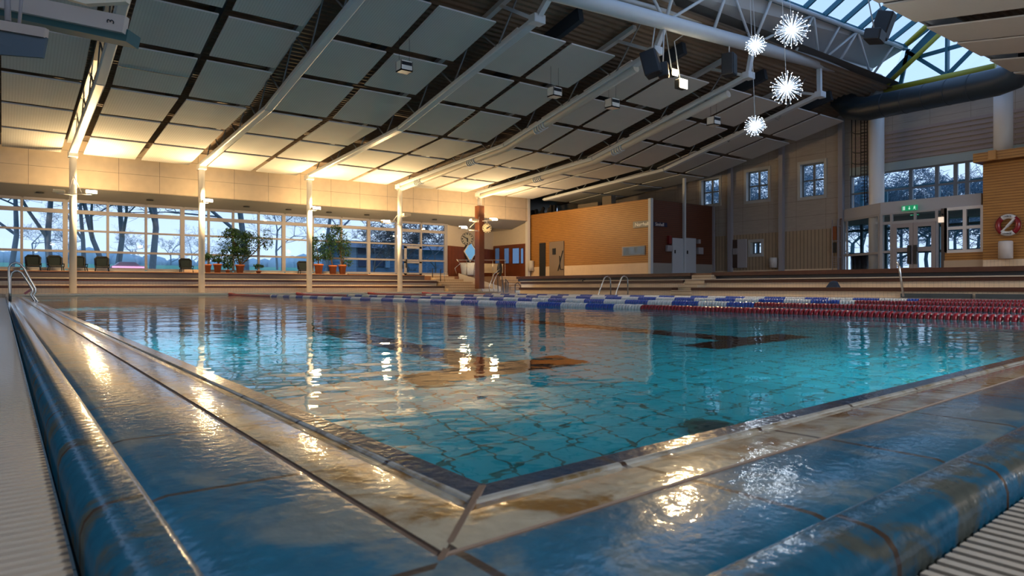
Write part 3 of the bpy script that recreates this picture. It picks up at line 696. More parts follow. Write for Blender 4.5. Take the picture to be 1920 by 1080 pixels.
UG = yr(1593, 1846); zu0, zu1 = zw(1700, 383)-.05, zw(1700, 318)+.03
lowwin = (*yr(1407, 1428), zw(1417, 477), zw(1417, 453))
b = wall_x(XE, .35, 4.0, 11.6, 2.96, roofz, [(UG[0], min(UG[1], 11.6), zu0, zu1)], m_endwall, 'wall_far')
b = wall_x(XE, .35, 11.6, 13.86, 2.96, roofz, [(11.6, UG[1], zu0, zu1)], m_endwall, 'wall_far')
b = wall_x(XE, .35, 13.86, 31, 2.62, roofz, holes_hi, m_endwall, 'wall_far')
b = wall_x(XE, .35, 13.86, 31, .5, lambda Y: 2.62, [lowwin], m_ribwall, 'wall_far')
b = wall_x(XE, .35, 1.0, 8.7, .5, lambda Y: 2.96, [], m_endwall, 'wall_far')
b = MB(); b.box(XE-.03, XE, 13.86, 22.5, .75, 1.02); b.build('baseboard_far', m_mosaic, kind='structure')
# horizontal siding above the upper glazing
b = MB()
for k in range(7): z = zu1+.34+k*.17; b.box(XE-.05, XE, 6.5, 13.3, z, z+.11)
b.build('trim_4', mat('pale_siding', (.33, .27, .26), .7), kind='structure')
b = MB(); b.box(XE-.06, XE, 6.5, 13.45, zu1, zu1+.30); b.build('trim_5', mat('pale_teal_band', (.34, .42, .43), .7), kind='structure')
# small square windows with pale reveals
wi = 20
for (ya, yb, za, zb) in holes_hi+[lowwin]:
    wi += 1; lw = (za < 3); b = MB()
    f = .06
    b.box(XE-.03, XE+.30, ya-.10, ya+.02, za-.10, zb+.10); b.box(XE-.03, XE+.30, yb-.02, yb+.10, za-.10, zb+.10)
    b.box(XE-.03, XE+.30, ya, yb, za-.10, za+.02); b.box(XE-.03, XE+.30, ya, yb, zb-.02, zb+.10)
    wn = b.build('window_%d' % wi, mat('pale_reveal', (.46, .47, .46), .6), kind='structure', loc=(XE, (ya+yb)/2, za))
    b = MB(); xx = XE+.16
    b.box(xx, xx+.06, ya+.02, ya+.08, za, zb); b.box(xx, xx+.06, yb-.08, yb-.02, za, zb); b.box(xx+.004, xx+.056, ya, yb, za, za+.07); b.box(xx+.004, xx+.056, ya, yb, zb-.07, zb)
    b.box(xx, xx+.06, (ya+yb)/2-.045, (ya+yb)/2+.045, za, zb)
    if not lw: b.box(xx+.006, xx+.054, ya, yb, (za+zb)/2-.03, (za+zb)/2+.03)
    b.build('window_frame', mat('grey_sash', (.13, .16, .18), .5), wn)
    g = MB(); g.add([(xx+.03, ya, za), (xx+.03, yb, za), (xx+.03, yb, zb), (xx+.03, ya, zb)], [(0, 1, 2, 3)]); g.build('window_glass', m_glass, wn)
# white posts on the end wall
for k, (px, wpx) in enumerate(((1284, 4), (1369, 8), (1465, 9), (1577, 8))):
    p = at(px, 400, X=XE-.12); b = MB(); b.box(XE-.2, XE-.01, p.y-.09, p.y+.09, .75, roofz(p.y)-.05)
    if k == 0: continue
    b.build('wall_post', m_frame, label='slim pale square post on the far end wall, %s from the left' % ORD[k-1], cat='post', group='posts on the far end wall', loc=(XE-.1, p.y, .75))
# upper glazing frame
b = MB(); xx = XE+.05
for px in (1593, 1640, 1706, 1755, 1790, 1812, 1846):
    y = at(px, 350, X=XE).y; b.box(xx, xx+.10, y-.06, y+.06, zu0, zu1)
for z, h in ((zu0, .05), ((zu0+zu1)/2-.03, .035), (zu1, .05)): b.box(xx+.006, xx+.08, UG[0], UG[1], z-h, z+h)
wn = b.build('window_25', mat('dark_mullion', (.16, .19, .22), .5), kind='structure', loc=(XE, 11, zu0))
g = MB(); g.add([(xx+.05, UG[0], zu0), (xx+.05, UG[1], zu0), (xx+.05, UG[1], zu1), (xx+.05, UG[0], zu1)], [(0, 1, 2, 3)]); g.build('window_glass', m_glass, wn)
# upper deck, right stand
ZD = .75
f = MB(); f.box(19.32, 31, -9, 24.5, .3, ZD); f.box(21.3, 31, 24.5, 33, .3, ZD-.002); f.build('floor', m_benchtop, kind='structure')
R = thing('stepped_bench', (19, 15, 0), 'tiled stepped bench with dark plank edges along the right poolside', 'bench')
AY0, AY1 = 14.35, 15.15    # aisle
segs = [(-8.9, AY0), (AY1, 23.6)]; segs3 = [(-8.9, AY0+.1), (AY1+.2, 25.4)]
b = MB(); b.box(18.04, 18.7, -8.9, 23.6, -.02, .17); b.box(18.73, 19.4, -8.9, 24.4, .1, .46); b.build('tiled_riser', m_mosaic, R)
for y0, y1 in segs:
    b = MB(); b.box(17.98, 18.72, y0, y1, .165, .26); b.build('seat_plank', m_bench, R)
    b = MB(); b.box(18.68, 19.34, y0+.1, y1+.8, .42, .51); b.build('seat_plank', m_bench, R)
    b = MB(); b.box(18.66, 19.34, y0+.1, y1+.8, .511, .54); b.build('stone_lip', m_lip, R)
for y0, y1 in segs3:
    b = MB(); b.box(19.30, 19.36, y0, y1, .54, ZD); b.build('upper_upstand', mat('slate_upstand', (.03, .035, .045), .5, noise=.1), R)
    b = MB(); b.box(19.2, 19.5, y0, y1, ZD-.10, ZD+.02); b.build('edge_plank', m_bench, R)
b = MB()
for k in range(4): b.box(17.95+k*.36, 19.4, AY0, AY1, 0+k*.17, .17+k*.17)
b.build('aisle_steps', m_stair, label='short tiled aisle steps through the right-hand bench behind the small ladder', cat='steps')
# dark reveal boxes at the low right wall
for k, (xa, xb) in enumerate(((1692, 1823), (1832, 1960))):
    p = at(xa, 550, X=18.03); q = at(xb, 550, X=18.03); b = MB()
    b.box(17.93, 18.04, q.y, p.y, .005, .11); b.build('low_grille', mat('slate_grille', (.05, .065, .075), .5), label='low dark slatted grille at the foot of the right bench, %s one' % ('left' if k == 0 else 'right'), cat='grille', group='low grilles under the right bench')
# ================================================================== WOODEN BOX BUILDING
XB = 22.02; YB = 19.75; BT0 = 4.03
b = MB(); zl = at(1100, 497, X=XB).z
b.box(XB, XB+.12, YB, 30.9, zl, BT0)
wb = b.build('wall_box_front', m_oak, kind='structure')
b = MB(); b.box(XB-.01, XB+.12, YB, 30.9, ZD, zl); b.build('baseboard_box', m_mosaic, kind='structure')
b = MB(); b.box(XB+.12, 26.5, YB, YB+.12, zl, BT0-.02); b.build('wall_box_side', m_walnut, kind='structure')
b = MB(); b.box(XB+.12, 26.5, YB-.01, YB+.12, ZD, zl); b.build('baseboard_box_side', mat('grey_plinth', (.26, .24, .22), .6), kind='structure')
b = MB(); b.box(XB+.12, 26.5, YB+.12, 30.9, BT0-.12, BT0-.05); b.build('trim_8', m_dark, kind='structure')
b = MB(); b.box(XB-.06, XB+.10, YB-.12, YB+.02, ZD, BT0+.02); b.build('corner_post', m_steel_white, label='pale corner post of the slatted timber building', cat='post')
p = at(1283, 450, Y=YB-.08); b = MB(); b.box(p.x-.05, p.x+.05, YB-.14, YB-.02, ZD, 5.1); b.build('wall_post', m_steel_white, label='thin pale post between the two white doors', cat='post')
p = at(1338, 450, Y=YB-.05); b = MB(); b.box(p.x-.04, p.x+.04, YB-.1, YB-.0, ZD, BT0); b.build('trim_9', m_frame, kind='structure')
# door opening and tiled niche in the oak wall
def onbox(px, py, X=XB-.01): return at(px, py, X=X)
def rect_x(x0, x1, y0, y1, X, th, mb, mi=0):
    a = at(x0, y0, X=X); c2 = at(x1, y1, X=X); mb.box(X-th, X, min(a.y, c2.y), max(a.y, c2.y), min(a.z, c2.z), max(a.z, c2.z), mi)
b = MB(); rect_x(1012, 1023, 456, 518, XB-.01, .03, b); d2 = b.build('door_2', m_dark, kind='structure', loc=onbox(1017, 515))
b = MB(); rect_x(1031, 1058, 454, 518, XB-.01, .04, b); b.build('door_3', mat('greyish_tile_niche', (.23, .17, .12), .6), kind='structure', loc=onbox(1045, 515))
b = MB(); rect_x(1037, 1042, 466, 477, XB-.05, .05, b); b.build('dark_dispenser', m_dark, label='small dark dispenser on the grey niche wall of the timber building', cat='dispenser')
b = MB(); b.tube([onbox(1049, 480, XB-.08), onbox(1050, 505, XB-.08), onbox(1056, 505, XB-.08)], .02, 6); b.tube([onbox(1055, 470, XB-.08), onbox(1046, 508, XB-.08)], .018, 6); b.build('shower_hose', m_dark, label='dark hose hanging in the grey niche of the timber building', cat='hose')
T = thing('wall_sign', onbox(1201, 420), 'grey sign with white lettering on the honey-coloured wall by its corner', 'sign')
b = MB(); rect_x(1188, 1216, 416, 425.5, XB-.01, .04, b); b.build('sign_board', mat('grey_sign', (.13, .13, .13), .4), T)
text_mesh('lettering', 'Norrhall', .22, mat('sign_white_glow', (.9, .85, .7), .5, emit=(1, .85, .6), estr=.12), T, onbox(1203, 420.5, XB-.06), (0, -1, 0), (0, 0, 1))  # letters given a faint warm glow of their own
T = thing('wall_sign', at(1238, 421, Y=YB-.02), 'navy sign with white lettering on the dark walnut wall', 'sign')
b = MB(); a_ = at(1224, 416, Y=YB-.02); c_ = at(1250, 426, Y=YB-.02); b.box(a_.x, c_.x, YB-.05, YB-.01, c_.z, a_.z); b.build('sign_board', mat('navy_sign', (.01, .015, .06), .4), T)
text_mesh('lettering', 'Simhall', .2, m_white, T, at(1237, 421, Y=YB-.06), (1, 0, 0), (0, 0, 1))
T = thing('wide_window', onbox(1189, 470), 'long narrow horizontal window in the honey-coloured slatted wall', 'window')
b = MB(); rect_x(1167, 1210, 463, 478, XB-.01, .03, b); b.build('window_frame', m_frame, T)
b = MB(); rect_x(1169, 1208, 464.5, 476.5, XB-.04, .01, b); b.build('window_glass', mat('dim_glass', (.10, .13, .12), .08, spec=1), T)
b = MB(); q = onbox(995.5, 499, XB-.15); b.tube([(q.x, q.y, at(995, 508, X=XB-.15).z), (q.x, q.y, at(995, 489, X=XB-.15).z)], .15, 18); b.build('waste_bin', mat('white_bin', (.62, .58, .52), .5), label='white cylindrical bin hung left on the honey-coloured slatted wall', cat='bin')
# white double doors
for k, (xa, xb) in enumerate(((1260, 1281), (1285, 1304))):
    a_ = at(xa, 446, Y=YB-.03); c_ = at(xb, 518, Y=YB-.03); b = MB(); b.box(a_.x, c_.x, YB-.06, YB-.015, ZD, a_.z)
    dd = b.build('door_%d' % (4+k), mat('white_door', (.42, .45, .50), .5), kind='structure', loc=((a_.x+c_.x)/2, YB-.03, ZD))
    b = MB(); hx = a_.x+.12 if k == 0 else a_.x+.06; b.box(hx, hx+.05, YB-.10, YB-.06, ZD+1.0, ZD+1.15); b.build('door_handle', m_dark, dd)
for k, (x0, x1, y0, y1, m, nm_, lab) in enumerate(((1251, 1256, 442, 458, mat('red_box', (.16, .012, .012), .5), 'fire_hose_cabinet', 'small red fire box left of the white doors'), (1248, 1258, 460, 472, m_frame, 'paper_dispenser', 'pale paper dispenser left of the white doors'), (1306, 1310, 449, 457, m_frame, 'control_panel', 'small pale control panel right of the white doors'), (1306, 1315, 464, 477, m_frame, 'paper_dispenser', 'pale paper dispenser right of the white doors'))):
    a_ = at(x0, y0, Y=YB-.02); c_ = at(x1, y1, Y=YB-.02); b = MB(); b.box(a_.x, c_.x, YB-.14, YB-.01, c_.z, a_.z); b.box(a_.x+.02, c_.x-.02, YB-.155, YB-.14, c_.z+.03, c_.z+.06, 0); b.build(nm_, m, label=lab, cat='wall box', bevel=.01)
# things on the box roof
rnd = random.Random(3)
for k in range(7):
    px = 1000+k*6.2; a_ = at(px, 372, X=22.4); b = MB(); hgt = rnd.uniform(.3, .5); tl = rnd.uniform(-.3, .3); b.beam((22.4+k*.02, a_.y, BT0-.05), (22.4+k*.02, a_.y+tl, BT0-.05+hgt), .10, .16)
    b.build('stored_board', m_black, label='dark stored board leaning on top of the timber building, %s from the left' % ORD[k], cat='board', group='dark boards stored on the timber building')
b = MB(); a_ = at(1105, 372, X=23); b.box(22.7, 23.3, a_.y-.9, a_.y+.5, BT0-.05, BT0+.30); b.box(22.9, 23.2, a_.y-1.6, a_.y-1.0, BT0-.05, BT0+.55); b.build('storage_crate', mat('dim_crate', (.16, .13, .10), .8), label='pale crates stored on top of the timber building', cat='crate')
# ================================================================== RECESS behind the wood-clad column
ZR = .80
dg = lambda z0, z1, o, nm, m: MB().prism([(17.72, 29.15-o, z0), (21.95, 31.04-o, z0), (21.95, 31.04-o, z1), (17.72, 29.15-o, z1)], (0, .12, 0)).build(nm, m, kind='structure')
dg(2.35, 5.2, 0, 'wall_recess', m_cream); dg(.5, 2.35, .02, 'wall_recess', m_mahog)
b = MB(); b.box(21.84, 22.0, 28.0, 31.1, 2.55, 5.2); b.build('wall_recess', m_cream, kind='structure')
b = MB(); b.box(21.82, 22.0, 28.0, 31.1, .5, 2.55); b.build('wall_recess', m_mahog, kind='structure')
b = MB(); b.box(21.74, 21.9, 27.78, 27.98, ZD-.1, 5.2); b.build('wall_post', m_white, label='white post at the right end of the beige fascia', cat='post')
b = MB(); b.box(21.0, 28, 33, 33.2, .5, 5.1); b.build('wall_back', mat('dim_back_wall', (.12, .09, .06), .9), kind='structure')
b = MB(); b.box(17.6, 28, 31.1, 33.1, .5, ZR-.01); b.build('floor', m_deck, kind='structure')
for k, (xa, xb, bright) in enumerate(((929, 936, .35), (946, 954, .6), (961.5, 973, 1), (977, 981, 1))):
    T = thing('narrow_window', at((xa+xb)/2, 480, X=21.8), 'tall narrow window in the dark wood side wall, %s from the left' % ORD[k], 'window', 'narrow windows right of the wood-clad column')
    b = MB(); rect_x(xa-.8, xb+.8, 464.5, 495, 21.82, .03, b); b.build('window_frame', mat('dark_wood_frame', (.09, .03, .015), .5), T)
    b = MB(); rect_x(xa, xb, 466, 493.5, 21.785, .008, b); b.build('window_glass', mat('dusk_glow_pane', (.05, .08, .12), .1, emit=(.16, .36, .75), estr=.32*bright), T)  # pane's own emission stands in for dusk sky behind it
# diamond window
YDW = 29.75; p = at(881, 472, Y=YDW); T = thing('diamond_window', p, 'blue diamond-shaped window with white frame below the large clock', 'window')
r0, r1 = .38, .31
b = MB(); dd_ = lambda r, y: [(p.x-r, y, p.z), (p.x, y, p.z-r*1.35), (p.x+r, y, p.z), (p.x, y, p.z+r*1.35)]
b.prism(dd_(.48, YDW+.05), (0, -.05, 0), 1); b.prism(dd_(.40, YDW), (0, -.05, 0), 0); b.build('window_frame', [m_white, m_dark], T)
b = MB(); b.prism(dd_(.34, YDW-.05), (0, -.02, 0)); b.build('window_glass', mat('dusk_glow_diamond', (.08, .18, .3), .1, emit=(.15, .42, .75), estr=.45), T)  # emission imitates evening sky seen through the diamond
# round white tub, low wall and rail platform
p = at(879, 500, Y=28.3); b = MB(); b.tube([(p.x, 28.3, ZR+.05), (p.x, 28.3, ZR+.12), (p.x, 28.3, at(879, 493, Y=28.3).z)], [.33, .36, .43], 24); b.build('round_tub', mat('white_tub', (.55, .60, .68), .5, noise=.2, nscale=12), label='round white tub on the landing left of the wood-clad column', cat='tub')
a_ = at(901, 494, Y=28.6); c_ = at(941, 512, Y=28.6); b = MB(); b.box(a_.x, c_.x, 28.5, 28.9, c_.z, a_.z); b.build('low_wall', mat('pale_low_wall', (.46, .38, .27), .7, noise=.12), label='pale low wall on the landing right of the wood-clad column', cat='wall')
# tiled stairs, left and right of the wood-clad column
b = MB()
for k in range(6): b.box(16.05, 18.9-k*.33, 26.3+k*.28, 28.6, .08+k*.115, .08+(k+1)*.115)
b.build('tiled_stairs', m_stair, label='pale tiled stairs at the right end of the window-side bench', cat='stairs')
b = MB(); q = [(17.0, 26.25), (19.0, 26.25)]
b.prism([(17.6, 27.9, .1), (19.02, 26.4, .08), (19.02, 26.4, .30), (17.6, 27.9, .95)], (.08, .08, 0)); b.build('stair_side_wall', mat('pale_side_wall', (.55, .50, .44), .7), label='sloping pale wall beside the tiled stairs, left of the wood-clad column', cat='side wall')  # solid wall flanking the stairs, its top sloping with them
b = MB()
for k in range(5): b.box(19.2, 21.2-k*.2, 25.5+k*.3, 28.5, -.02+k*.165, -.02+(k+1)*.165)
b.build('tiled_stairs', m_stair, label='pale tiled stairs right of the wood-clad column', cat='stairs')
b = MB(); b.box(17.6, 21.85, 28.2, 31.0, .3, ZR); b.build('floor', m_stair, kind='structure')
# railing on the landing
T = thing('landing_railing', at(910, 512, Y=27.9), 'thin steel railing on the landing around the white tub', 'railing')
za = at(905, 487, Y=27.9).z
b = MB(); b.tube([at(856, 486.5, Y=27.9), at(858, 487.5, Y=27.9), at(946, 487.5, Y=27.9), at(948, 490, Y=27.9)], .02, 8); b.build('top_rail', m_steel, T)
for px in (875, 889, 924, 947):
    q = at(px, 488, Y=27.9); b = MB(); b.tube([(q.x, q.y, q.z), (q.x, q.y, ZR)], .018, 8); b.build('rail_post', m_steel, T)
b = MB(); b.tube([at(856, 487, Y=27.9), at(863, 494, Y=27.9), at(853, 503, Y=27.9), at(856, 514, Y=27.9)], .016, 8); b.build('curved_end', m_steel, T)
# curved handrails
hr = [([(918, 548), (917, 536), (922, 525), (926, 514), (932, 509), (938, 504)], 'steel handrail curving up the stairs, right of the wood-clad column'),
      ([(926, 549), (925, 530), (931, 516), (937, 510)], 'second steel handrail beside the right-hand stairs'),
      ([(897, 535), (902, 537), (907, 551)], 'short pale rail at the foot of the wood-clad column'),
      ([(934, 549), (933, 520), (941, 517), (944, 549)], 'dark U-shaped rail at the foot of the right-hand stairs'),
      ([(949, 549), (948, 523), (953, 530), (952, 549)], 'narrow dark U-shaped rail next to the poolside corner'),
      ([(966, 549), (966, 533), (971, 530), (976, 536), (976, 551)], 'small dark ladder rail left of the right-hand bench end'),
      ([(826, 528), (826, 505), (829, 506)], 'thin dark handrail post on the left stairs'),
      ([(811, 520), (811, 503)], 'short dark post at the top of the left stairs'),
      ([(834, 528), (833, 515), (837, 510), (840, 512)], 'pale bent handrail beside the left stairs')]
for pts_, lab in hr:
    b = MB(); b.tube([at(x, y, Y=27.3 if x < 850 else (26.2 if x < 912 else 25.3)) for x, y in pts_], .02, 8); b.build('handrail', m_steel if 'dark' not in lab else m_dark, label=lab, cat='handrail', group='handrails around the far corner')
# black chair back by the railing
p = at(937, 505, Y=27.6); b = MB(); b.sphere(p, .22, n=14, m=8, sc=(.7, .35, 1.6)); b.tube([(p.x, p.y, ZR-.3), (p.x, p.y, p.z)], .03, 6); b.build('draped_bag', m_black, label='black bag hanging on the landing railing', cat='bag')
# ================================================================== ENTRANCE DRUM
P0 = Vector((26.5, 13.86, 0)); P1 = Vector((25.3, at(1651, 400, X=25.3).y, 0)); P2 = Vector((25.3, at(1768, 400, X=25.3).y, 0)); P3 = Vector((26.5, P2.y-.1, 0))
ZC0 = at(1651, 401, X=25.3).z; ZC1 = ZC0+.40
b = MB(); b.prism([(p.x, p.y, ZC0) for p in (P0, P1, P2, Vector((25.3, 8.6, 0)), Vector((26.5, 8.6, 0)))], (0, 0, ZC1-ZC0))
b.build('trim_6', mat('pale_canopy_band', (.42, .42, .44), .6), kind='structure')
def vpost(mb, p, w_, z0, z1, dirv):
    mb.beam((p.x, p.y, z0), (p.x, p.y, z1), w_, .08, up=dirv)
T = thing('entrance_screen', (25.3, 11, ZD), 'glazed entrance screen with white frames and double door at the far end', 'glass screen')
n1 = Vector((0, 1, 0))
b = MB()
for px, w_ in ((1653, .10), (1672, .08), (1716, .07), (1757, .09), (1768, .05)):
    q = at(px, 450, X=25.3); b.box(25.26, 25.34, q.y-w_/2, q.y+w_/2, ZD, ZC0)
zt1 = at(1700, 416, X=25.3).z; b.box(25.266, 25.334, P2.y, P1.y, zt1-.05, zt1+.05)
b.box(25.266, 25.334, P2.y, P1.y, ZC0-.06, ZC0-.005); b.box(25.266, 25.334, P2.y, P1.y, ZD+.005, ZD+.08)
q = at(1672, 472, X=25.3); b.box(25.27, 25.33, q.y, P1.y, q.z-.04, q.z+.04)
d = (P1-P0)
for t_, w_ in ((0.10, .12), (.19, .05), (.98, .08)):
    q = P0+d*t_; b.beam((q.x, q.y, ZD), (q.x, q.y, ZC0), w_, .07, up=(d.x, d.y, 0))
for z in (ZC0-.04, ZD+.75, ZD+.04): b.beam((P0.x, P0.y, z), (P1.x, P1.y, z), .07, .08)
b.build('screen_frame', mat('screen_frame_paint', (.36, .35, .36), .5), T)
g = MB(); g.add([(25.31, P1.y, ZD), (25.31, P2.y, ZD), (25.31, P2.y, ZC0), (25.31, P1.y, ZC0), (P0.x, P0.y, ZD), (P0.x, P0.y, ZC0)], [(0, 1, 2, 3), (4, 0, 3, 5)])
g.build('screen_glass', m_glass, T)
ya = at(1674, 450, X=25.24).y; ym = at(1713, 450, X=25.24).y; yb = at(1755, 450, X=25.24).y
m_doorp = mat('door_frame_paint', (.30, .27, .27), .5); q = at(1711, 476, X=25.18)
for (y0, y1), dy in (((ya, ym), .10), ((ym, yb), -.10)):
    b = MB(); lo, hi = min(y0, y1)+.005, max(y0, y1)-.005
    b.box(25.2, 25.26, lo, lo+.13, ZD, zt1-.05); b.box(25.2, 25.26, hi-.13, hi, ZD, zt1-.05); b.box(25.206, 25.254, lo+.01, hi-.01, zt1-.2, zt1-.055); b.box(25.206, 25.254, lo+.01, hi-.01, ZD+.005, ZD+.2); b.box(25.206, 25.254, lo+.01, hi-.01, ZD+.75, ZD+.90)
    leaf = b.build('door_leaf', m_doorp, T)
    b = MB(); b.box(25.12, 25.2, q.y+dy-.05, q.y+dy+.05, q.z-.35, q.z+.3); b.build('door_handle', m_dark, leaf)
# vestibule behind: second glazed line
b = MB(); X2 = 29.5
y = 6.5
while y < 17.5: b.box(X2, X2+.1, y-.06, y+.06, ZD, 4.4); y += 1.0
for z in (ZD+.1, ZD+.95, 2.7, 3.0, 4.35): b.box(X2+.01, X2+.09, 6, 17.5, z-.05, z+.05)
b.build('window_26', m_teal, kind='structure', loc=(X2, 12, ZD))
b = MB(); b.box(26.9, 30, 6, 17.5, 2.96, 3.1); b.build('trim_7', mat('vestibule_roof', (.2, .22, .24), .8), kind='structure')
# exit signs
for k, (px, py, X_, wp, hp) in enumerate(((1706, 390, 25.2, 22, 9.5), (1715, 401.5, 26.6, 12, 4.5))):
    q = at(px, py, X=X_); D = SN*q.x+CS*q.y; w_ = wp*D/FPX*1.25; h_ = hp*D/FPX
    T = thing('exit_sign', q, ('green emergency exit sign with running figure and arrow on the canopy band', 'smaller green exit sign hanging inside the entrance')[k], 'exit sign')
    b = MB(); b.box(q.x-.04, q.x, q.y-w_/2, q.y+w_/2, q.z-h_/2, q.z+h_/2); b.build('sign_body', mat('exit_green', (.0, .12, .05), .4, emit=(.0, .22, .09), estr=.7), T)
    xs_ = q.x-.045; wt = w_/2; m_pic = mat('exit_white', (.8, 1, .9), .5, emit=(.6, 1, .8), estr=.25)
    # running figure, arrow and door, white
    b = MB(); b.box(xs_, xs_+.004, q.y+wt*.55, q.y+wt*.85, q.z-h_*.36, q.z+h_*.36); b.build('door_symbol', m_pic, T)
    b = MB(); b.box(xs_, xs_+.004, q.y-wt*.06, q.y+wt*.06, q.z-h_*.2, q.z+h_*.3); b.prism([(xs_, q.y-wt*.16, q.z-h_*.1), (xs_, q.y+wt*.16, q.z-h_*.1), (xs_, q.y, q.z-h_*.38)], (.004, 0, 0)); b.build('arrow_symbol', m_pic, T)
    b = MB(); yy = q.y-wt*.68; b.beam((xs_, yy, q.z+h_*.15), (xs_, yy+wt*.05, q.z-h_*.08), wt*.12, .004, up=(1, 0, 0)); b.beam((xs_, yy+wt*.05, q.z-h_*.06), (xs_, yy-wt*.12, q.z-h_*.38), wt*.07, .004, up=(1, 0, 0)); b.beam((xs_, yy+wt*.05, q.z-h_*.06), (xs_, yy+wt*.18, q.z-h_*.34), wt*.07, .004, up=(1, 0, 0)); b.beam((xs_, yy-wt*.16, q.z+h_*.02), (xs_, yy+wt*.16, q.z+h_*.12), wt*.06, .004, up=(1, 0, 0)); b.tube([(xs_, yy, q.z+h_*.26), (xs_+.004, yy, q.z+h_*.26)], h_*.1, 10); b.build('running_figure', m_pic, T)
# bins and dark things behind the left facet
for k, px in enumerate((1603, 1612, 1622)):
    q = at(px, 495, X=27.3); b = MB(); b.tube([(q.x, q.y, ZD), (q.x, q.y, ZD+.08), (q.x, q.y, ZD+.85)], [.10, .13, .14], 12); b.build('umbrella_stand', m_black, label='dark upright stand behind the left entrance glass, %s from the left' % ORD[k], cat='stand', group='dark stands behind the entrance glass')
# white-framed inner windows right of the door
T = thing('inner_window', at(1806, 480, X=25.3), 'white-framed four-pane inner window right of the entrance door', 'window')
b = MB(); L_ = 25.25
def vb(px, w_=.10): q = at(px, 430, X=L_); b.box(L_-.03, L_+.05, q.y-w_/2, q.y+w_/2, at(1800, 472, X=L_).z, ZC0-.0)
for px in (1774, 1809, 1842): vb(px)
ya, yb = at(1774, 400, X=L_).y, at(1843, 400, X=L_).y
for z in (at(1800, 471, X=L_).z, at(1800, 427, X=L_).z, ZC0-.04): b.box(L_-.024, L_+.044, yb, ya, z-.05, z+.05)
b.build('window_frame', m_white, T)
g = MB(); g.add([(L_, ya, at(1800, 471, X=L_).z), (L_, yb, at(1800, 471, X=L_).z), (L_, yb, ZC0), (L_, ya, ZC0)], [(0, 1, 2, 3)]); g.build('window_glass', m_glass, T)
b = MB(); zq1 = at(1800, 471, X=L_).z-.05; zq0 = at(1800, 488, X=L_).z
b.box(25.2, 25.4, yb-.1, ya+.02, zq0, zq1); b.build('wall_right_lower', m_oak, kind='structure')
b = MB(); b.box(25.2, 25.4, yb-.1, ya+.05, ZD, zq0); b.build('baseboard_tower', m_mosaic, kind='structure')
b = MB(); q = at(1770, 440, X=25.2); b.box(25.22, 25.4, q.y-.08, q.y+.10, ZD, ZC0); b.build('wall_right_pier', mat('brown_pier', (.09, .07, .06), .7), kind='structure')
T = thing('wall_phone', at(1764.5, 412, X=25.15), 'small white lit box on the brown pier beside the entrance door', 'wall box')
b = MB(); q = at(1764.5, 412, X=25.15); b.box(25.1, 25.2, q.y-.07, q.y+.07, q.z-.09, q.z+.09); b.build('lit_box', mat('lit_box', (.8, .7, .6), .5, emit=(1, .8, .6), estr=.5), T); b = MB(); b.box(25.08, 25.2, q.y-.05, q.y+.05, q.z+.14, q.z+.2); b.build('sensor', m_dark, T)
# wooden tower
XT = 24.9; yT = at(1843, 400, X=XT).y; zT = at(1860, 305, X=XT).z; zTb = at(1860, 487, X=XT).z
b = MB(); b.box(XT, 26.5, 2, yT, zTb, zT); b.build('wall_tower', m_oak, kind='structure')
b = MB(); b.box(XT-.01, 26.5, 2, yT, ZD, zTb); b.build('baseboard_tower_front', m_mosaic, kind='structure')
T = thing('timber_cornice', (XT, yT, zT), 'projecting honey-coloured timber cornice on top of the far right tower', 'cornice')
b = MB(); b.box(XT-.45, XT+1.5, 2, yT+.12, zT, zT+.28); b.build('cornice_board', m_oak, T)
b = MB(); q = at(1860, 300, X=XT-.5); b.box(XT-.52, XT-.4, q.y-.1, q.y+.1, zT+.02, zT+.3); b.build('bracket_end', mat('light_oak', (.45, .22, .06), .5), T)
# lifebuoy
q = at(1890, 422, X=XT-.08); T = thing('lifebuoy', q, 'red and white lifebuoy hanging on the far right timber tower', 'lifebuoy')
def torus_part(a0, a1, m, name, R_=.265, r=.075):
    b = MB(); pts = []; n = 14
    for k in range(n+1):
        a = a0+(a1-a0)*k/n; pts.append(Vector((q.x, q.y-math.sin(a)*R_, q.z+math.cos(a)*R_)))
    b.tube(pts, r, 12); b.build(name, m, T)
rd = math.radians
torus_part(rd(-35), rd(40), m_fwhite, 'white_band'); torus_part(rd(145), rd(215), m_fwhite, 'white_band')
torus_part(rd(40), rd(145), m_red, 'red_ring'); torus_part(rd(215), rd(325), m_red, 'red_ring')
b = MB(); b.beam((q.x-.05, q.y-.20, q.z+.2), (q.x-.05, q.y+.02, q.z-.06), .05, .12, up=(1, 0, 0)); b.beam((q.x-.05, q.y+.02, q.z-.06), (q.x-.05, q.y+.16, q.z-.2), .04, .06, up=(1, 0, 0)); b.build('throw_line_pouch', m_fwhite, T)
b = MB(); pts = []
for k in range(25): a = 2*math.pi*k/24; pts.append(Vector((q.x-.02, q.y-math.sin(a)*.36, q.z+math.cos(a)*.36-(.03 if k % 6 == 3 else 0))))
b.tube(pts, .009, 6); b.build('grab_rope', mat('tan_rope', (.3, .16, .08), .8), T)
text_mesh('lettering', 'LIVBOJ', .075, m_black, T, (q.x-.085, q.y, q.z+.265), (0, -1, 0), (0, 0, 1), .002)
text_mesh('lettering', 'LIVBOJ', .075, m_black, T, (q.x-.085, q.y, q.z-.265), (0, -1, 0), (0, 0, 1), .002)
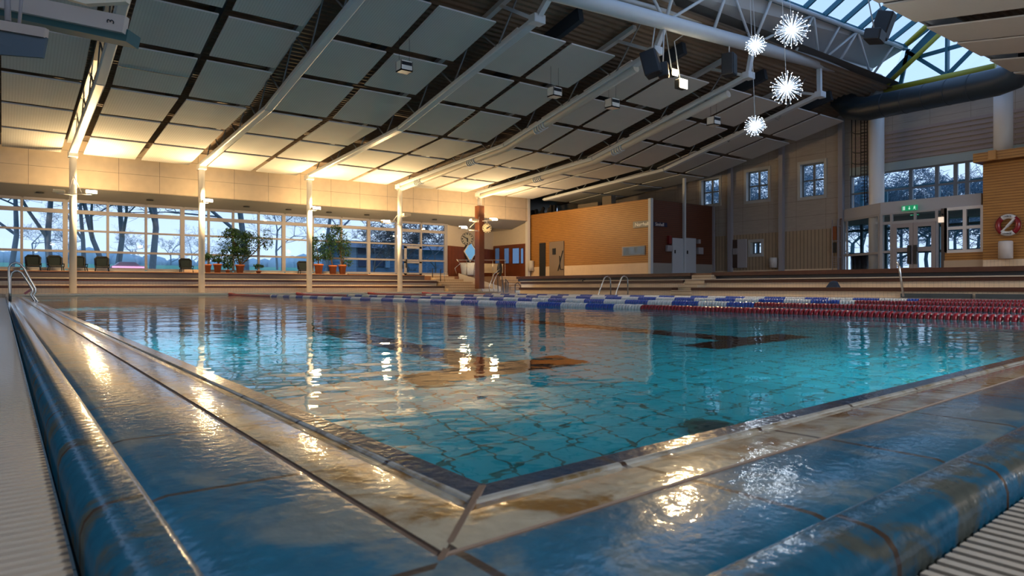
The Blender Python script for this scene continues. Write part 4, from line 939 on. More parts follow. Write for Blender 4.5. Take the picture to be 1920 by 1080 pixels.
def bin_(px, y0, y1, X, r, lab, m=None):
    q = at(px, (y0+y1)/2, X=X); b = MB(); zt_ = at(px, y0, X=X).z; zb_ = at(px, y1, X=X).z
    b.tube([(q.x, q.y, zb_), (q.x, q.y, zt_-.03), (q.x, q.y, zt_)], [r, r, r*.9], 20); b.tube([(q.x, q.y, zt_), (q.x, q.y, zt_+.012)], r*.45, 12, 1)
    b.build('waste_bin', [mat('white_bin', (.60, .56, .54), .5), m_dark], label=lab, cat='bin', group='white wall bins', loc=(q.x, q.y, zb_))
bin_(1885.5, 452, 485, XT-.22, .19, 'white cylindrical bin mounted below the lifebuoy')
bin_(1450, 483, 502, XE-.2, .16, 'white cylindrical bin on the ribbed wall beside the second pale post')
# cupboard beside low window, dark niche
T = thing('tall_cupboard', at(1388, 500, X=XE-.1), 'tall white cupboard door standing open by the small low window', 'cupboard')
b = MB(); rect_x(1384, 1401, 449, 502, XE-.05, .06, b); b.build('cupboard_door', mat('grey_white_door', (.40, .38, .40), .5), T)
b = MB(); rect_x(1375, 1384, 450, 502, XE-.02, .05, b); b.build('cupboard_interior', mat('dark_cupboard', (.06, .03, .02), .6), T)
b = MB(); rect_x(1376, 1383, 466, 477, XE-.07, .08, b); b.build('shelf_box', m_frame, T)
# ladder rack / orange board at the left of the drum
T = thing('ladder_rack', at(1570, 500, X=26.3), 'narrow wire rack with an orange board beside the entrance drum', 'rack')
b = MB(); rect_x(1561, 1569, 424, 450, 26.35, .03, b); b.build('orange_board', mat('orange_board', (.28, .07, .015), .6), T)
b = MB(); rect_x(1576, 1580, 410, 508, 26.35, .06, b); b.build('brown_post', mat('brown_post', (.12, .05, .02), .6), T)
b = MB()
for px in (1560.5, 1570.5, 1577): b.tube([at(px, 412, X=26.2), at(px, 512, X=26.2)], .015, 6)
for py in (424, 452, 482): b.tube([at(1560, py, X=26.2), at(1577, py, X=26.2)], .012, 6)
for py in range(486, 508, 4): b.tube([at(1560, py, X=26.2), at(1570, py, X=26.2)], .008, 6)
b.build('wire_frame', m_frame, T)
b = MB(); rect_x(1561, 1569, 455, 474, 26.3, .03, b); b.build('dark_net', m_dark, T)
# caged climbing ladder left of the thick column
T = thing('caged_ladder', at(1612, 330, X=26.0), 'dark caged service ladder left of the thick white column', 'ladder')
b = MB()
for px in (1597, 1604, 1614, 1621, 1626): b.tube([at(px, 215, X=26.1), at(px, 330 if px < 1620 else 380, X=26.1)], .018, 6)
b.build('ladder_stiles', m_dark, T)
b = MB()
for k in range(26): y = 225+k*6; b.tube([at(1614, y, X=26.1), at(1626, y-1, X=26.1)], .012, 5)
b.build('ladder_rungs', m_dark, T)
b = MB()
for y in (248, 284, 305): b.tube([at(1596, y, X=26.1), at(1603, y+3, X=25.9), at(1612, y+3, X=25.8), at(1627, y, X=26.1)], .016, 6)
b.build('cage_hoops', m_dark, T)
# metal rail post at right bench
b = MB(); b.tube([at(1682, 490, X=17.6), at(1686, 500, X=17.6), at(1694, 556, X=17.6)], .028, 8); b.build('handrail', m_steel, label='slanted steel post at the right poolside in front of the entrance doors', cat='handrail')
# towel on bench
q = at(1567.5, 537, X=18.6); b = MB(); s_ = MB()
s_.add([(18.35, q.y-.17, .262), (18.55, q.y-.17, .262), (18.55, q.y+.17, .262), (18.35, q.y+.17, .262), (18.4, q.y-.12, .40), (18.5, q.y-.10, .43), (18.5, q.y+.10, .43), (18.4, q.y+.08, .41), (18.45, q.y, .45)], [(0, 1, 5, 4), (1, 2, 6, 5), (2, 3, 7, 6), (3, 0, 4, 7), (4, 5, 8), (5, 6, 8), (6, 7, 8), (7, 4, 8)])
s_.build('towel', mat('navy_cloth', (.015, .03, .06), .9, noise=.3, nscale=20), label='crumpled navy cloth on the right-hand bench', cat='cloth', bevel=.02)
q = at(1090.5, 531, X=18.6); b = MB(); b.sphere((18.7, q.y, .55), .07, n=10, m=6, sc=(1, 1, .7)); b.build('dark_ball', m_black, label='small dark object lying on the right-hand bench', cat='small object')
# ================================================================== LADDERS
def ladder(pa, pb, inward, h, reach, label, red=False):
    """pa, pb: two rim points; inward: unit vector towards the pool"""
    pa, pb = Vector(pa), Vector(pb); I = Vector(inward)
    T = thing('pool_ladder', (pa+pb)/2, label, 'ladder')
    for p in (pa, pb):
        b = MB(); pts = [p-I*reach, p-I*reach+Vector((0, 0, h*.72))]
        for k in range(1, 9):
            a = math.pi*k/9; cx = -reach+reach*.38*(1-math.cos(a)); pts.append(p+I*cx+Vector((0, 0, h*.72+math.sin(a)*h*.28)))
        pts += [p+I*(reach*.2)+Vector((0, 0, .12)), p+I*(reach*.32)+Vector((0, 0, -.05)), p+I*(reach*.32)+Vector((0, 0, -.9))]
        b.tube(pts, .021, 12); b.build('ladder_rail', m_steel, T)
    for k in range(3):
        z = -.18-k*.26; q0 = pa+I*(reach*.32)+Vector((0, 0, z)); q1 = pb+I*(reach*.32)+Vector((0, 0, z)); b = MB(); b.beam(q0, q1, .09, .025); b.build('ladder_step', m_steel, T)
    if red:
        b = MB(); b.beam(pb+I*(reach*.1)+Vector((0, 0, .09)), pb-I*(reach*.35)+Vector((0, 0, -.01)), .05, .04); b.build('red_clamp', m_red, T)
ya = 13.0
T = thing('pool_ladder', (.35, 15.8, .012), 'stainless steel pool ladder on the left rim under the first chairs', 'ladder')
for Yl, pts_ in ((15.5, [(18, 548), (16.5, 515), (17, 501), (22, 495), (30, 492.5), (38, 495), (45, 503), (55, 522), (66, 541), (67, 547), (62, 554)]), (16.1, [(19.5, 548), (19.5, 520), (22, 512), (27, 508.5), (34, 508), (41, 512), (49, 524), (60, 541), (61.5, 546), (57, 552)])):
    P = [at(x, y, Y=Yl) for x, y in pts_]; P = [Vector((P[0].x, Yl, .012))]+P+[Vector((P[-1].x+.06, Yl, .012))]+[Vector((.60, Yl, -.1)), Vector((.60, Yl, -.9))]
    b = MB(); b.tube(P, .02, 12); b.build('ladder_rail', m_steel, T)
for k in range(3): b = MB(); b.beam((.60, 15.5, -.2-k*.26), (.60, 16.1, -.2-k*.26), .09, .025); b.build('ladder_step', m_steel, T)
b = MB(); b.beam(at(58, 543, Y=15.6), at(46, 551, Y=15.6), .05, .04); b.build('red_clamp', m_red, T)
ya = at(1256, 552, X=15.2).y; ladder((15.15, 15.6, .01), (15.15, 14.85, .01), (-1, 0, 0), .60, .42, 'stainless steel pool ladder at the far right pool edge before the aisle steps')
# ================================================================== CHAIRS
def make_chair(x, y, z, label):
    T = thing('poolside_chair', (x, y, z), label, 'chair', 'dark chairs under the windows')
    m_fr = m_navy; b = MB()
    w_ = .25; pts = [(x-w_, y+.02, z+.30), (x-w_-.02, y+.10, z+.62), (x-w_+.06, y+.12, z+.70), (x+w_-.06, y+.12, z+.70), (x+w_+.02, y+.10, z+.62), (x+w_, y+.02, z+.30), (x+w_-.05, y+.01, z+.26), (x-w_+.05, y+.01, z+.26), (x-w_, y+.02, z+.30)]
    b.tube(pts, .045, 8); b.build('back_frame', m_fr, T)
    b = MB(); b.add([(x-w_+.02, y+.03, z+.29), (x+w_-.02, y+.03, z+.29), (x+w_-.01, y+.11, z+.68), (x-w_+.01, y+.11, z+.68)], [(0, 1, 2, 3)]); b.prism([(x-w_+.02, y+.04, z+.29), (x+w_-.02, y+.04, z+.29), (x+w_-.01, y+.12, z+.68), (x-w_+.01, y+.12, z+.68)], (0, .012, 0)); b.build('back_mesh', m_mesh, T)
    b = MB(); b.box(x-w_, x+w_, y-.42, y+.03, z+.20, z+.25); b.build('seat', m_fr, T, bevel=.02)
    for sx in (-1, 1):
        b = MB(); b.tube([(x+sx*(w_+.04), y-.40, z+.34), (x+sx*(w_+.04), y+.04, z+.36)], .022, 8); b.tube([(x+sx*(w_+.04), y-.38, z+.34), (x+sx*(w_+.03), y-.38, z+.2)], .018, 8); b.build('armrest', m_fr, T)
        for yy in (-.40, 0): b = MB(); b.tube([(x+sx*w_, y+yy, z+.22), (x+sx*(w_+.03), y+yy*1.1, z)], .02, 8); b.build('leg', m_fr, T)
    return T
m_navy = mat('navy_black_plastic', (.003, .006, .012), .5, spec=.3); m_mesh = mat('grey_mesh', (.016, .024, .028), .9, spec=.2)
cpos = [62, 103, 147, 191, 348, 568]
clab = ['dark chair with grey mesh back, leftmost of the row by the window', 'dark chair with grey mesh back, second from left of the row of four', 'dark chair half hidden behind the leftmost column', 'dark chair with grey mesh back right of the leftmost column', 'dark chair left of the second column, among pale boxes', 'dark chair half hidden left of the third column']
ch0 = None
for px, lab in zip(cpos, clab):
    q = at(px, 505, Y=28.35)
    if ch0 is None: ch0 = make_chair(q.x, 28.35, .80, lab); ch0.scale = (.76, .8, .78)
    else:
        c2 = copy_tree(ch0); c2.location = (q.x, 28.35, .80); c2['label'] = lab; c2.rotation_euler = (0, 0, random.uniform(-.08, .12))
a_ = at(345, 504, Y=28.05); c_ = at(375, 512, Y=28.05); b = MB(); b.box(a_.x, c_.x, 28.0, 28.3, .80, .94); b.build('low_crate', mat('pale_crate', (.60, .42, .28), .7), label='pale flat box on the deck left of the second column', cat='box', bevel=.01)
# ================================================================== PLANTS
def pot(x, y, z, r, h, T):
    b = MB(); b.tube([(x, y, z), (x, y, z+h*.85), (x, y, z+h*.85), (x, y, z+h)], [r*.68, r*.95, r*1.08, r*1.08], 18); b.build('pot', m_terra, T)
def foliage(T, c, R_, n, sc=(1, 1, 1), size=.09, m=None, seed=1, droop=.3):
    rd_ = random.Random(seed); b = MB()
    for _ in range(int(n*1.8)):
        while True:
            v = Vector((rd_.uniform(-1, 1), rd_.uniform(-1, 1), rd_.uniform(-1, 1)))
            if v.length < 1 and v.length > .15: break
        cl = Vector((math.sin(v.x*5+seed), math.cos(v.y*5), math.sin(v.z*4+seed*2)))*.10
        p = Vector(c)+Vector((v.x*R_*sc[0], v.y*R_*sc[1], v.z*R_*sc[2]))+cl*R_
        d = Vector((rd_.uniform(-1, 1), rd_.uniform(-1, 1), rd_.uniform(-1, .3)-droop)).normalized(); L = size*rd_.uniform(.7, 1.3); s_ = d.orthogonal().normalized()*L*.25
        b.add([p, p+d*L*.5+s_, p+d*L, p+d*L*.5-s_], [(0, 1, 2, 3)])
    b.build('foliage', m or m_leaf, T)
def plant(px, base_y, potw, poth, blobs, lab, name='potted_plant', seed=1, Y=28.45, trunk=True):
    q = at(px, base_y, Y=Y); x = q.x; D = SN*q.x+CS*q.y; k = D/FPX
    T = thing(name, (x, Y, .80), lab, 'plant', 'potted plants on the window deck')
    z0 = .83
    pot(x, Y, z0, potw*k/2, poth*k, T)
    b = MB(); b.tube([(x, Y, z0+poth*k*.8), (x, Y, z0+poth*k*.86)], potw*k*.45, 12); b.build('soil', m_stem, T)
    if trunk:
        b = MB()
        for bx, by, br, n, sc in blobs:
            c_ = at(bx, by, Y=Y); b.tube([(x, Y, z0+poth*k*.8), ((x+c_.x)/2+.03, Y, (z0+poth*k+c_.z)/2), (c_.x, Y, c_.z)], [.025, .018, .01], 7)
        st = b.build('stem', m_stem, T)
    for j, (bx, by, br, n, sc) in enumerate(blobs):
        foliage(st if trunk else T, at(bx, by, Y=Y), br*k, n, sc, seed=seed+j*7)
plant(450, 505, 16, 16, [(440, 452, 26, 700, (1, .8, 1)), (465, 452, 24, 650, (1, .8, 1)), (450, 474, 18, 380, (1.1, .8, 1)), (500, 450, 15, 160, (.8, .6, 1.4)), (432, 435, 12, 120, (1.1, .6, .7))], 'large weeping fig tree in a terracotta pot right of the second column', 'potted_tree', 3)
plant(390, 505, 12, 16, [(390, 480, 9, 130, (1, .8, 1))], 'terracotta pot plant nearest the second column', seed=11)
plant(408, 505, 15, 17, [(408, 485, 10, 150, (1.1, .8, .7)), (418, 472, 8, 60, (1, .6, .8))], 'dark leafy plant in a terracotta pot, second right of the second column', seed=15)
plant(427, 505, 8, 6, [(427, 490, 12, 260, (.8, .7, 1.1))], 'green bushy plant spilling over its small pot beside the weeping fig', seed=19)
plant(485, 505, 10, 5, [(485, 498, 7, 110, (1.2, .8, .7))], 'low dark green plant in a small pot right of the weeping fig', seed=23, trunk=False)
plant(597.5, 508, 17, 19, [(594, 470, 16, 380, (.9, .7, 1.4)), (590, 450, 9, 90, (.8, .6, 1))], 'leafy plant in a terracotta pot right of the third column', seed=31)
plant(624, 508, 15, 17, [(614, 474, 13, 260, (.9, .7, 1.3)), (612, 448, 13, 160, (1, .7, 1))], 'middle terracotta pot with slim leafy plant beside the tallest tree', seed=37)
plant(642, 508, 15, 18, [(632, 450, 20, 520, (1, .8, 1.3)), (645, 466, 14, 340, (1, .7, 1.5)), (652, 492, 9, 90, (1.2, .7, .8)), (630, 428, 11, 140, (1, .7, .8))], 'tallest leafy tree in a terracotta pot between third and fourth columns', 'potted_tree', 43)
for k, (xa, xb, m_, lab) in enumerate(((384, 508, m_bench, 'long dark board under the plant pots right of the second column'), (600, 660, m_bench, 'long dark board under the pots right of the third column'), (648, 684, m_dark, 'dark mat lying on the deck right of the tallest potted tree'))):
    a_ = at(xa, 508, Y=28.3); c_ = at(xb, 508, Y=28.3); b = MB(); b.box(a_.x, c_.x, 28.15 if k < 2 else 27.95, 28.75 if k < 2 else 28.15, .80, .83 if k < 2 else .86); b.build('plant_board' if k < 2 else 'rolled_mat', m_, label=lab, cat='board' if k < 2 else 'mat', bevel=.01)
# ================================================================== HUNG LAMPS, SPEAKERS, CHANDELIERS
# white hanging boxes
for k, (px, py, w_) in enumerate(((758, 126, 32), (1040, 174, 28), (1148, 195, 28), (1338, 228, 26))):
    rr = ray(px, py); Yb = 8.25/(rr.z/rr.y+.21); p = at(px, py, Y=Yb); D = SN*p.x+CS*p.y; s_ = w_*D/FPX/2*.95; hz = s_*.62
    T = thing('hanging_speaker', p, 'small white box hung by wires under the ceiling panels, %s from the left' % ORD[k], 'hanging box', 'white boxes hung under the ceiling panels')
    b = MB(); b.box(p.x-s_*.8, p.x+s_*.8, p.y-s_*.7, p.y+s_*.7, p.z-hz, p.z-hz+.03)
    for (x0, x1, y0, y1) in ((-.8, -.72, -.7, .7), (.72, .8, -.7, .7), (-.8, .8, -.7, -.62), (-.8, .8, .62, .7)): b.box(p.x+s_*x0, p.x+s_*x1, p.y+s_*y0, p.y+s_*y1, p.z-hz, p.z+hz)
    b.build('box_body', m_fwhite, T); b = MB(); b.box(p.x-s_*.7, p.x+s_*.7, p.y-s_*.705, p.y-s_*.70, p.z+hz*.1, p.z+hz*.8); b.build('dark_grille', m_navy, T)
    b = MB()
    for sx in (-.7, .7): b.tube([(p.x+s_*sx, p.y, p.z+hz), (p.x+s_*sx, p.y, zp(p.y)+.05)], .004, 5)
    b.build('hanging_wires', m_dark, T)
# lit floodlights near the ridge
for k, (px, py, r_, pw, lab) in enumerate(((1278, 158, .16, 200, 'bright square floodlight hung from the white girder, lower of two'), (1262, 137, .11, 40, 'smaller glowing floodlight hung behind the dark speakers'))):
    p = at(px, py, Y=12.1+k*.2); T = thing('hanging_floodlight', p, lab, 'floodlight', 'floodlights hung from the girder')
    b = MB(); b.box(p.x-r_, p.x+r_, p.y-.06, p.y+.12, p.z-r_*.8, p.z+r_*.8); b.build('housing', m_dark, T, bevel=.02)
    b = MB(); b.box(p.x-r_*.95, p.x+r_*.95, p.y-.075, p.y-.06, p.z-r_*.75, p.z+r_*.75); b.build('lamp_glass', m_lamp, T)
    b = MB(); tp = tube_pt(p.x-.2); b.tube([p+Vector((0, .05, r_*.8)), Vector((p.x-.3, p.y, p.z+1.1)), tp], .016, 6); b.build('hanging_rod', m_steel_white, T)
    L = lamp('AREA', p, p+Vector((-.2, -1, -1.2)), pw, WARM, r_*1.5); L.parent = T; L.location = Vector((0, -.10, 0))
def speaker(px, py, Y, w_, d_, h_, tilt, rz, lab, hang=None, name='speaker'):
    p = at(px, py, Y=Y); T = thing(name, p, lab, 'speaker', 'dark speakers near the roof')
    b = MB(); b.box(-w_/2, w_/2, -d_/2, d_/2, -h_/2, h_/2)
    Mx = Matrix.Translation(p) @ Matrix.Rotation(rz, 4, 'Z') @ Matrix.Rotation(tilt, 4, 'X')
    b.v = [Mx @ v for v in b.v]; b.build('cabinet', m_black, T, bevel=.03)
    b = MB(); b.box(-w_*.42, w_*.42, -d_/2-.012, -d_/2, -h_*.44, h_*.44); b.v = [Mx @ v for v in b.v]; b.build('front_grille', m_dark, T)
    b = MB(); tp = hang or tube_pt(p.x); b.tube([p+Vector((0, 0, h_*.45)), tp], .018, 6); b.build('mounting_rod', m_steel_white, T)
speaker(1221, 120, 11.7, .42, .40, .62, -.25, .5, 'large dark speaker hung under the girder, left of the smaller one')
speaker(1243, 132, 11.6, .30, .26, .36, -.1, .6, 'smaller dark speaker hanging right beside the large one')
speaker(1367, 122, 11.7, .34, .34, .62, 0, .3, 'tall dark speaker hung under the girder, right of the lit floodlight')
speaker(1655, 48, 9.0, .40, .42, .72, .35, .2, 'upright dark speaker of the pair in front of the skylight', hang=rid(18.5))
speaker(1640, 68, 9.0, .62, .40, .30, .2, .2, 'lower dark speaker of the pair in front of the skylight', hang=rid(18.4))
# starburst pendant lamps
m_spark = mat('starburst_light', (.9, .95, 1), .3, emit=(.85, .93, 1), estr=1.7); m_fil = mat('silver_filament', (.75, .82, .95), .3, metal=.4, emit=(.7, .85, 1), estr=.5)
for k, (px, py, rp_) in enumerate(((1417, 85, 20), (1485, 56, 34), (1475, 165, 31), (1416, 236, 21))):
    p = at(px, py, Y=8.9); D = SN*p.x+CS*p.y; r_ = rp_*D/FPX
    lab = ('small starburst pendant lamp, upper of the left pair', 'largest starburst pendant lamp, highest of the four', 'large starburst pendant lamp below the largest one', 'small starburst pendant lamp hanging lowest')[k]
    T = thing('starburst_lamp', p, 'white '+lab, 'pendant lamp', 'starburst pendant lamps')
    rd_ = random.Random(k); n = 100; b = MB(); b.tube([(0, 0, .02), (0, 0, r_)], [.005, .003], 4, 0, caps=False); b.sphere((0, 0, r_), .0115 if rp_ > 25 else .0085, 1, n=6, m=4); b.sphere((0, 0, r_*.55), .006, 1, n=4, m=3)
    ro = b.build('light_ray', [m_fil, m_spark], T, loc=p*0+p); ro.data.transform(Matrix.Translation(p)); rm = ro.data
    for j in range(n):
        ph = math.acos(1-2*(j+.5)/n); th = math.pi*(1+5**.5)*j; d = Vector((math.cos(th)*math.sin(ph), math.sin(th)*math.sin(ph), math.cos(ph)))
        o2 = ro if j == 0 else ro.copy()
        if j: COL.objects.link(o2); o2.parent = T
        o2.rotation_euler = d.to_track_quat('Z', 'Y').to_euler(); o2.scale = (1, 1, rd_.uniform(.72, 1))
    b = MB(); b.sphere(p, r_*.08, n=8, m=6); b.build('lamp_core', m_spark, T)
    b = MB(); b.tube([p, (p.x, 9.15, rid(p.x).z)] if abs(p.y-9.15) < .5 else [p, p+Vector((0, 0, 3))], .006, 5); b.build('hanging_wire', m_steel_white, T)
    L = lamp('POINT', p, None, 18, (.8, .9, 1), r_*.5); L.parent = T; L.location = (0, 0, 0)
# hung starting-light gantry at the top left
def pr(x, y, D): r = ray(x, y); return Vector((r.x*D, r.y*D, CAMZ+r.z*D))
T = thing('hanging_gantry', pr(120, 40, 9), 'pale hanging beam with teal underside and a printed number at the top left', 'gantry')
a_ = pr(-150, -30, 9); c_ = pr(236, 48, 9); dd_ = (c_-a_); nrm = Vector((-dd_.y, dd_.x, 0)).normalized()
b = MB(); b.beam(a_, c_, .10, .22); b.build('front_beam', mat('pale_beam', (.50, .44, .40), .6), T)
b = MB(); b.beam(a_+Vector((0, 0, -.10))+nrm*.18, c_+Vector((0, 0, -.12))+nrm*.18, .30, .16); b.build('teal_underside', mat('teal_underside', (.03, .11, .13), .6), T)
text_mesh('number', '3', .14, m_black, T, c_-dd_.normalized()*.17-nrm*.056+Vector((0, 0, .0)), (0, 0, 1), -dd_.normalized(), .002)
T = thing('hanging_gantry', pr(40, 60, 8.6), 'lower pale hanging beam with slate flap at the top left corner', 'gantry')
a_ = pr(-150, 22, 8.6); c_ = pr(87, 63, 8.6)
b = MB(); b.beam(a_, c_, .08, .12); b.build('front_beam', mat('pale_beam', (.50, .42, .37), .6), T)
b = MB(); q0 = pr(-150, 30, 8.6); q1 = pr(87, 70, 8.6); q2 = pr(79, 108, 8.2); q3 = pr(-150, 90, 8.2); b.prism([q0, q1, q2, q3], nrm*.04); b.build('slate_flap', mat('slate_flap', (.07, .09, .10), .6), T)
for x0, x1, y0 in ((12, 15, 40), (45, 36, 46)): b = MB(); b.tube([pr(x0, -60, 8.7), pr(x1, y0, 8.6)], .035 if x0 < 20 else .02, 8); b.build('hanging_rod', m_frame, T)
b = MB(); b.prism([pr(120, -4, 8.9), pr(160, 7, 8.9), pr(236, 3, 8.9), pr(236, -30, 8.9), pr(120, -30, 8.9)], nrm*.1); b.build('reflector_board', mat('cream_reflector', (.75, .66, .52), .6), label='cream reflector board at the top left above the numbered beam', cat='reflector')
for s_ in (-60,): pass
# added fill floodlights behind the camera, put in to brighten the room
for k, X in enumerate((3, 9, 15, 21)):
    floodlight((X, -4.2, 3.6), True, 'added unseen fill floodlight on the near side of the hall, %s from the left' % ORD[k], (X-.3, -4.4), 520, col=(.92, .96, 1.0), group='added fill floodlights on the near side')
    T = thing('near_column', (X-.3, -4.5, -.03), 'slender white column on the near side of the hall, %s from the left' % ORD[k], 'column', 'near side columns'); b = MB(); b.tube([(X-.3, -4.5, -.035), (X-.3, -4.5, 5.0)], .1, 12); b.build('shaft', m_white, T)
# closing walls behind the camera
b = MB(); b.box(-8, 31, -9.2, -9, -.2, .8); b.box(-8, 31, -9.2, -9, 4.6, 6); b.build('wall_near', m_cream, kind='structure')
b = MB(); x = -8
while x < 31: b.box(x, x+.1, -9.15, -9.05, .8, 4.6); x += 2
wn = b.build('window_40', m_frame, kind='structure'); g = MB(); g.add([(-8, -9.1, .8), (31, -9.1, .8), (31, -9.1, 4.6), (-8, -9.1, 4.6)], [(0, 1, 2, 3)]); g.build('window_glass', m_glass, wn)  # added, unseen: lets sky light fill the hall from behind
b = MB(); b.box(-8.1, -8, -9, 29.3, -.2, 8); b.build('wall_side', m_cream, kind='structure')
# ================================================================== OUTDOORS
b = MB()
prof_ = [(29.35, .55), (34, .75), (45, 1.15), (60, 1.8), (90, 2.9), (140, 3.3)]
for k, ((ya, za), (yb, zb)) in enumerate(zip(prof_[:-1], prof_[1:])): xr = 17.5 if k == 0 else 90; b.add([(-60, ya, za), (xr, ya, za), (xr, yb, zb), (-60, yb, zb)], [(0, 1, 2, 3)])
b.add([(31, -30, .5), (60, -30, 1.4), (90, -30, 3), (90, 29.35, 3), (60, 29.35, 1.4), (31, 29.35, .5)], [(0, 1, 4, 5), (1, 2, 3, 4)])
b.build('lawn', m_grass, label='green lawn rising outside the windows', cat='grass', kind='stuff')
def tree(base, h, r, lab, seed, m=m_bark, depth=6, lean=(0, 0), spread=.55, first=.35, name='bare_tree', grp_='bare trees outside'):
    rd_ = random.Random(seed); base = Vector(base); tr = MB(); br = MB()
    def grow(p, d, L, rad, dep):
        q = p+d*L; mid = p+d*L*.5+Vector((rd_.uniform(-1, 1), rd_.uniform(-1, 1), 0))*L*.05
        tgt = tr if dep >= depth-1 else br
        tgt.tube([p, mid, q], [rad, rad*.85, rad*.68], 7 if dep > depth-2 else 3, caps=False)
        if dep == 0: return
        for k in range(3 if dep > 1 else 3):
            ax = Vector((rd_.uniform(-1, 1), rd_.uniform(-1, 1), rd_.uniform(-.25, .65))).normalized()
            nd = (d*(1-spread)+ax*spread*1.25).normalized()
            s0 = q if k < 2 else mid
            grow(s0, nd, L*rd_.uniform(.6, .86), max(rad*.55, .011), dep-1)
    d0 = Vector((lean[0], lean[1], 1)).normalized()
    grow(base, d0, h*first, r*.52, depth)
    T = thing(name, base, lab, 'tree', grp_)
    tr.build('trunk', m, T); br.build('branches', m, T)
def gz(Y):
    for (ya, za), (yb, zb) in zip(prof_[:-1], prof_[1:]):
        if Y <= yb: return za+(zb-za)*(Y-ya)/(yb-ya)
    return 5
tl = [(95, 44, 11, .35, (.0, 0), 'thick bare tree behind the second chair from the left'), (158, 40, 10, .22, (-.05, 0), 'slim bare tree just right of the leftmost column'),
      (203, 40, 11, .26, (-.28, 0), 'leaning bare tree trunk right of the leftmost column'), (219, 46, 12, .34, (.03, 0), 'forked bare tree left of the third wide window post'),
      (284, 42, 15, .36, (0, 0), 'straight thick bare trunk between first and second columns'), (20, 48, 12, .3, (.05, 0), 'bare tree at the left edge of the windows'),
      (462, 44, 14, .42, (-.1, 0), 'thick bare trunk behind the weeping fig'), (520, 60, 10, .2, (0, 0), 'distant bare tree between weeping fig and third column'),
      (615, 46, 13, .3, (.05, 0), 'bare tree behind the tallest potted tree'), (700, 36, 6.5, .12, (.1, 0), 'bushy bare tree before the blue house, left of the fourth column'),
      (765, 35, 7, .10, (-.1, 0), 'bushy bare tree before the blue house, right of the fourth column'), (815, 37, 8, .12, (0, 0), 'bushy bare tree at the right end of the window wall')]
for k, (px, Y, h, r, ln, lab) in enumerate(tl):
    q = at(px, 520, Y=Y); tree((q.x, Y, gz(Y)-.2), h, r, lab, 100+k, lean=ln, depth=7, first=.36 if h > 9 else .20)
for k, (px, Y) in enumerate(((320, 95), (250, 100), (60, 90), (130, 92), (410, 98), (360, 110))):
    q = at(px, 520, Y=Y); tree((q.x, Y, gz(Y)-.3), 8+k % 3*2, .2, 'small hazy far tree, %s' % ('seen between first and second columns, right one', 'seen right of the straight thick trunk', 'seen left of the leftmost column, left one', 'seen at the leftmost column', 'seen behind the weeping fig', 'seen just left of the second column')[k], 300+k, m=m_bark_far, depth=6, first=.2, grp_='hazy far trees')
# trees outside the far end windows
rl = [(1332, 40, 15, .2), (1420, 38, 15, .2), (1523, 37, 15, .2), (1615, 35, 9, .16), (1690, 36, 10, .18), (1740, 38, 10, .2), (1790, 35, 9, .16), (1835, 36, 9, .16), (1720, 44, 12, .25), (1600, 46, 12, .25)]
for k, (px, X, h, r) in enumerate(rl):
    q = at(px, 520, X=X); tree((X, q.y, .6), h, r, 'dense bare tree outside, %s, seen through the %s' % (('nearer' if X < 40 else 'farther'), ('first small square window', 'second small square window', 'third small square window', 'glazing left of the thick column', 'glazing right of the thick column', 'middle of the upper glazing', 'upper glazing towards the tower', 'upper glazing next to the tower', 'entrance doors, tall one', 'left entrance facet, tall one')[k]), 500+k, m=m_bark_r, depth=8 if k < 6 else 7, first=.22, spread=.62)
# hedge line in the distance
b = MB(); rd_ = random.Random(9)
for k in range(420):
    x = -40+k*.32; Y = 100+rd_.uniform(-4, 4); b.sphere((x, Y, 3.2), rd_.uniform(.6, 1.5)*(1+.35*math.sin(x*.21)), n=7, m=5, sc=(1, .6, 1.0))
b.build('distant_hedge', mat('hazy_hedge', (.28, .42, .52), .9, noise=.2, nscale=1), label='hazy blue hedge line far across the lawn', cat='hedge', kind='stuff')  # distance haze is put into the hedge colour
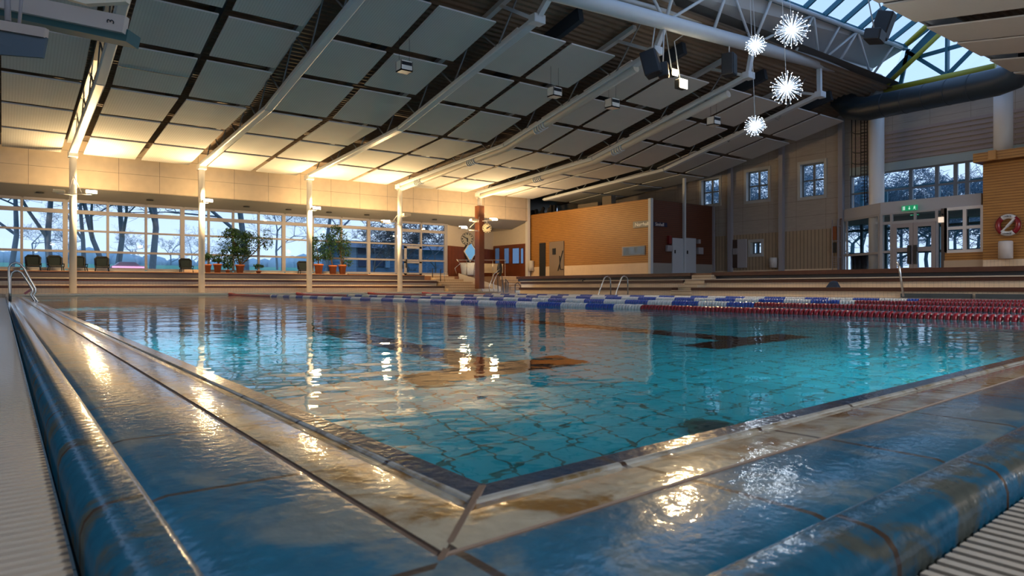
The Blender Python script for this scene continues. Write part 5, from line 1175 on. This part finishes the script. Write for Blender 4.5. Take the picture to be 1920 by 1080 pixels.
# blue house
T = thing('house', at(750, 500, Y=42), 'low blue timber house with dark windows outside the right part of the window wall', 'house')
a_ = at(668, 500, Y=42).x; c_ = at(930, 500, Y=42).x; zg = gz(42)-.3; zh = at(700, 466, Y=42).z
b = MB(); b.box(a_, c_, 42, 48, zg, zh); b.build('house_wall', m_house, T)
b = MB(); b.prism([(a_-.5, 41.4, zh), (a_-.5, 48.6, zh), (a_-.5, 45, zh+.7)], (c_-a_+1, 0, 0)); b.build('roof', mat('dark_roof', (.07, .12, .19), .8), T)
for xa, xb, ya, yb in ((672, 690, 463, 476), (700, 720, 463, 476), (700, 720, 484, 500), (672, 690, 486, 500), (757, 775, 466, 482)):
    p0 = at(xa, ya, Y=41.95); p1 = at(xb, yb, Y=41.95); b = MB(); b.box(p0.x, p1.x, 41.9, 41.98, p1.z, p0.z); w2 = b.build('house_window', mat('dark_house_window', (.03, .07, .14), .2), T)
b = MB(); p0 = at(722, 462, Y=41.9); p1 = at(730, 502, Y=41.9); b.box(p0.x, p1.x, 41.8, 41.97, p1.z, p0.z); b.build('pale_board', mat('pale_blue_board', (.22, .34, .48), .7), T)
# lit pink car lights seen outside
q = at(243, 492, Y=38); T = thing('parked_car', (q.x, 38, gz(38)), 'low car with pinkish lights on the lawn edge behind the first bay', 'car')
b = MB(); z = gz(38)
b.prism([(q.x-.8, 38, z+.22), (q.x+.8, 38, z+.22), (q.x+.8, 38, z+.42), (q.x+.45, 38, z+.46), (q.x+.25, 38, z+.62), (q.x-.4, 38, z+.62), (q.x-.6, 38, z+.46), (q.x-.8, 38, z+.40)], (0, .8, 0)); b.build('car_body', mat('pink_car_body', (.30, .20, .30), .4), T, bevel=.03)
for s_ in (-.5, .5): b = MB(); b.tube([(q.x+s_, 37.97, z+.16), (q.x+s_, 38.15, z+.16)], .15, 14); b.build('wheel', m_black, T)
b = MB(); b.box(q.x-.75, q.x+.7, 37.96, 38, z+.32, z+.40); b.build('light_strip', mat('pink_light', (1, .5, .7), .4, emit=(1, .40, .65), estr=.8), T)
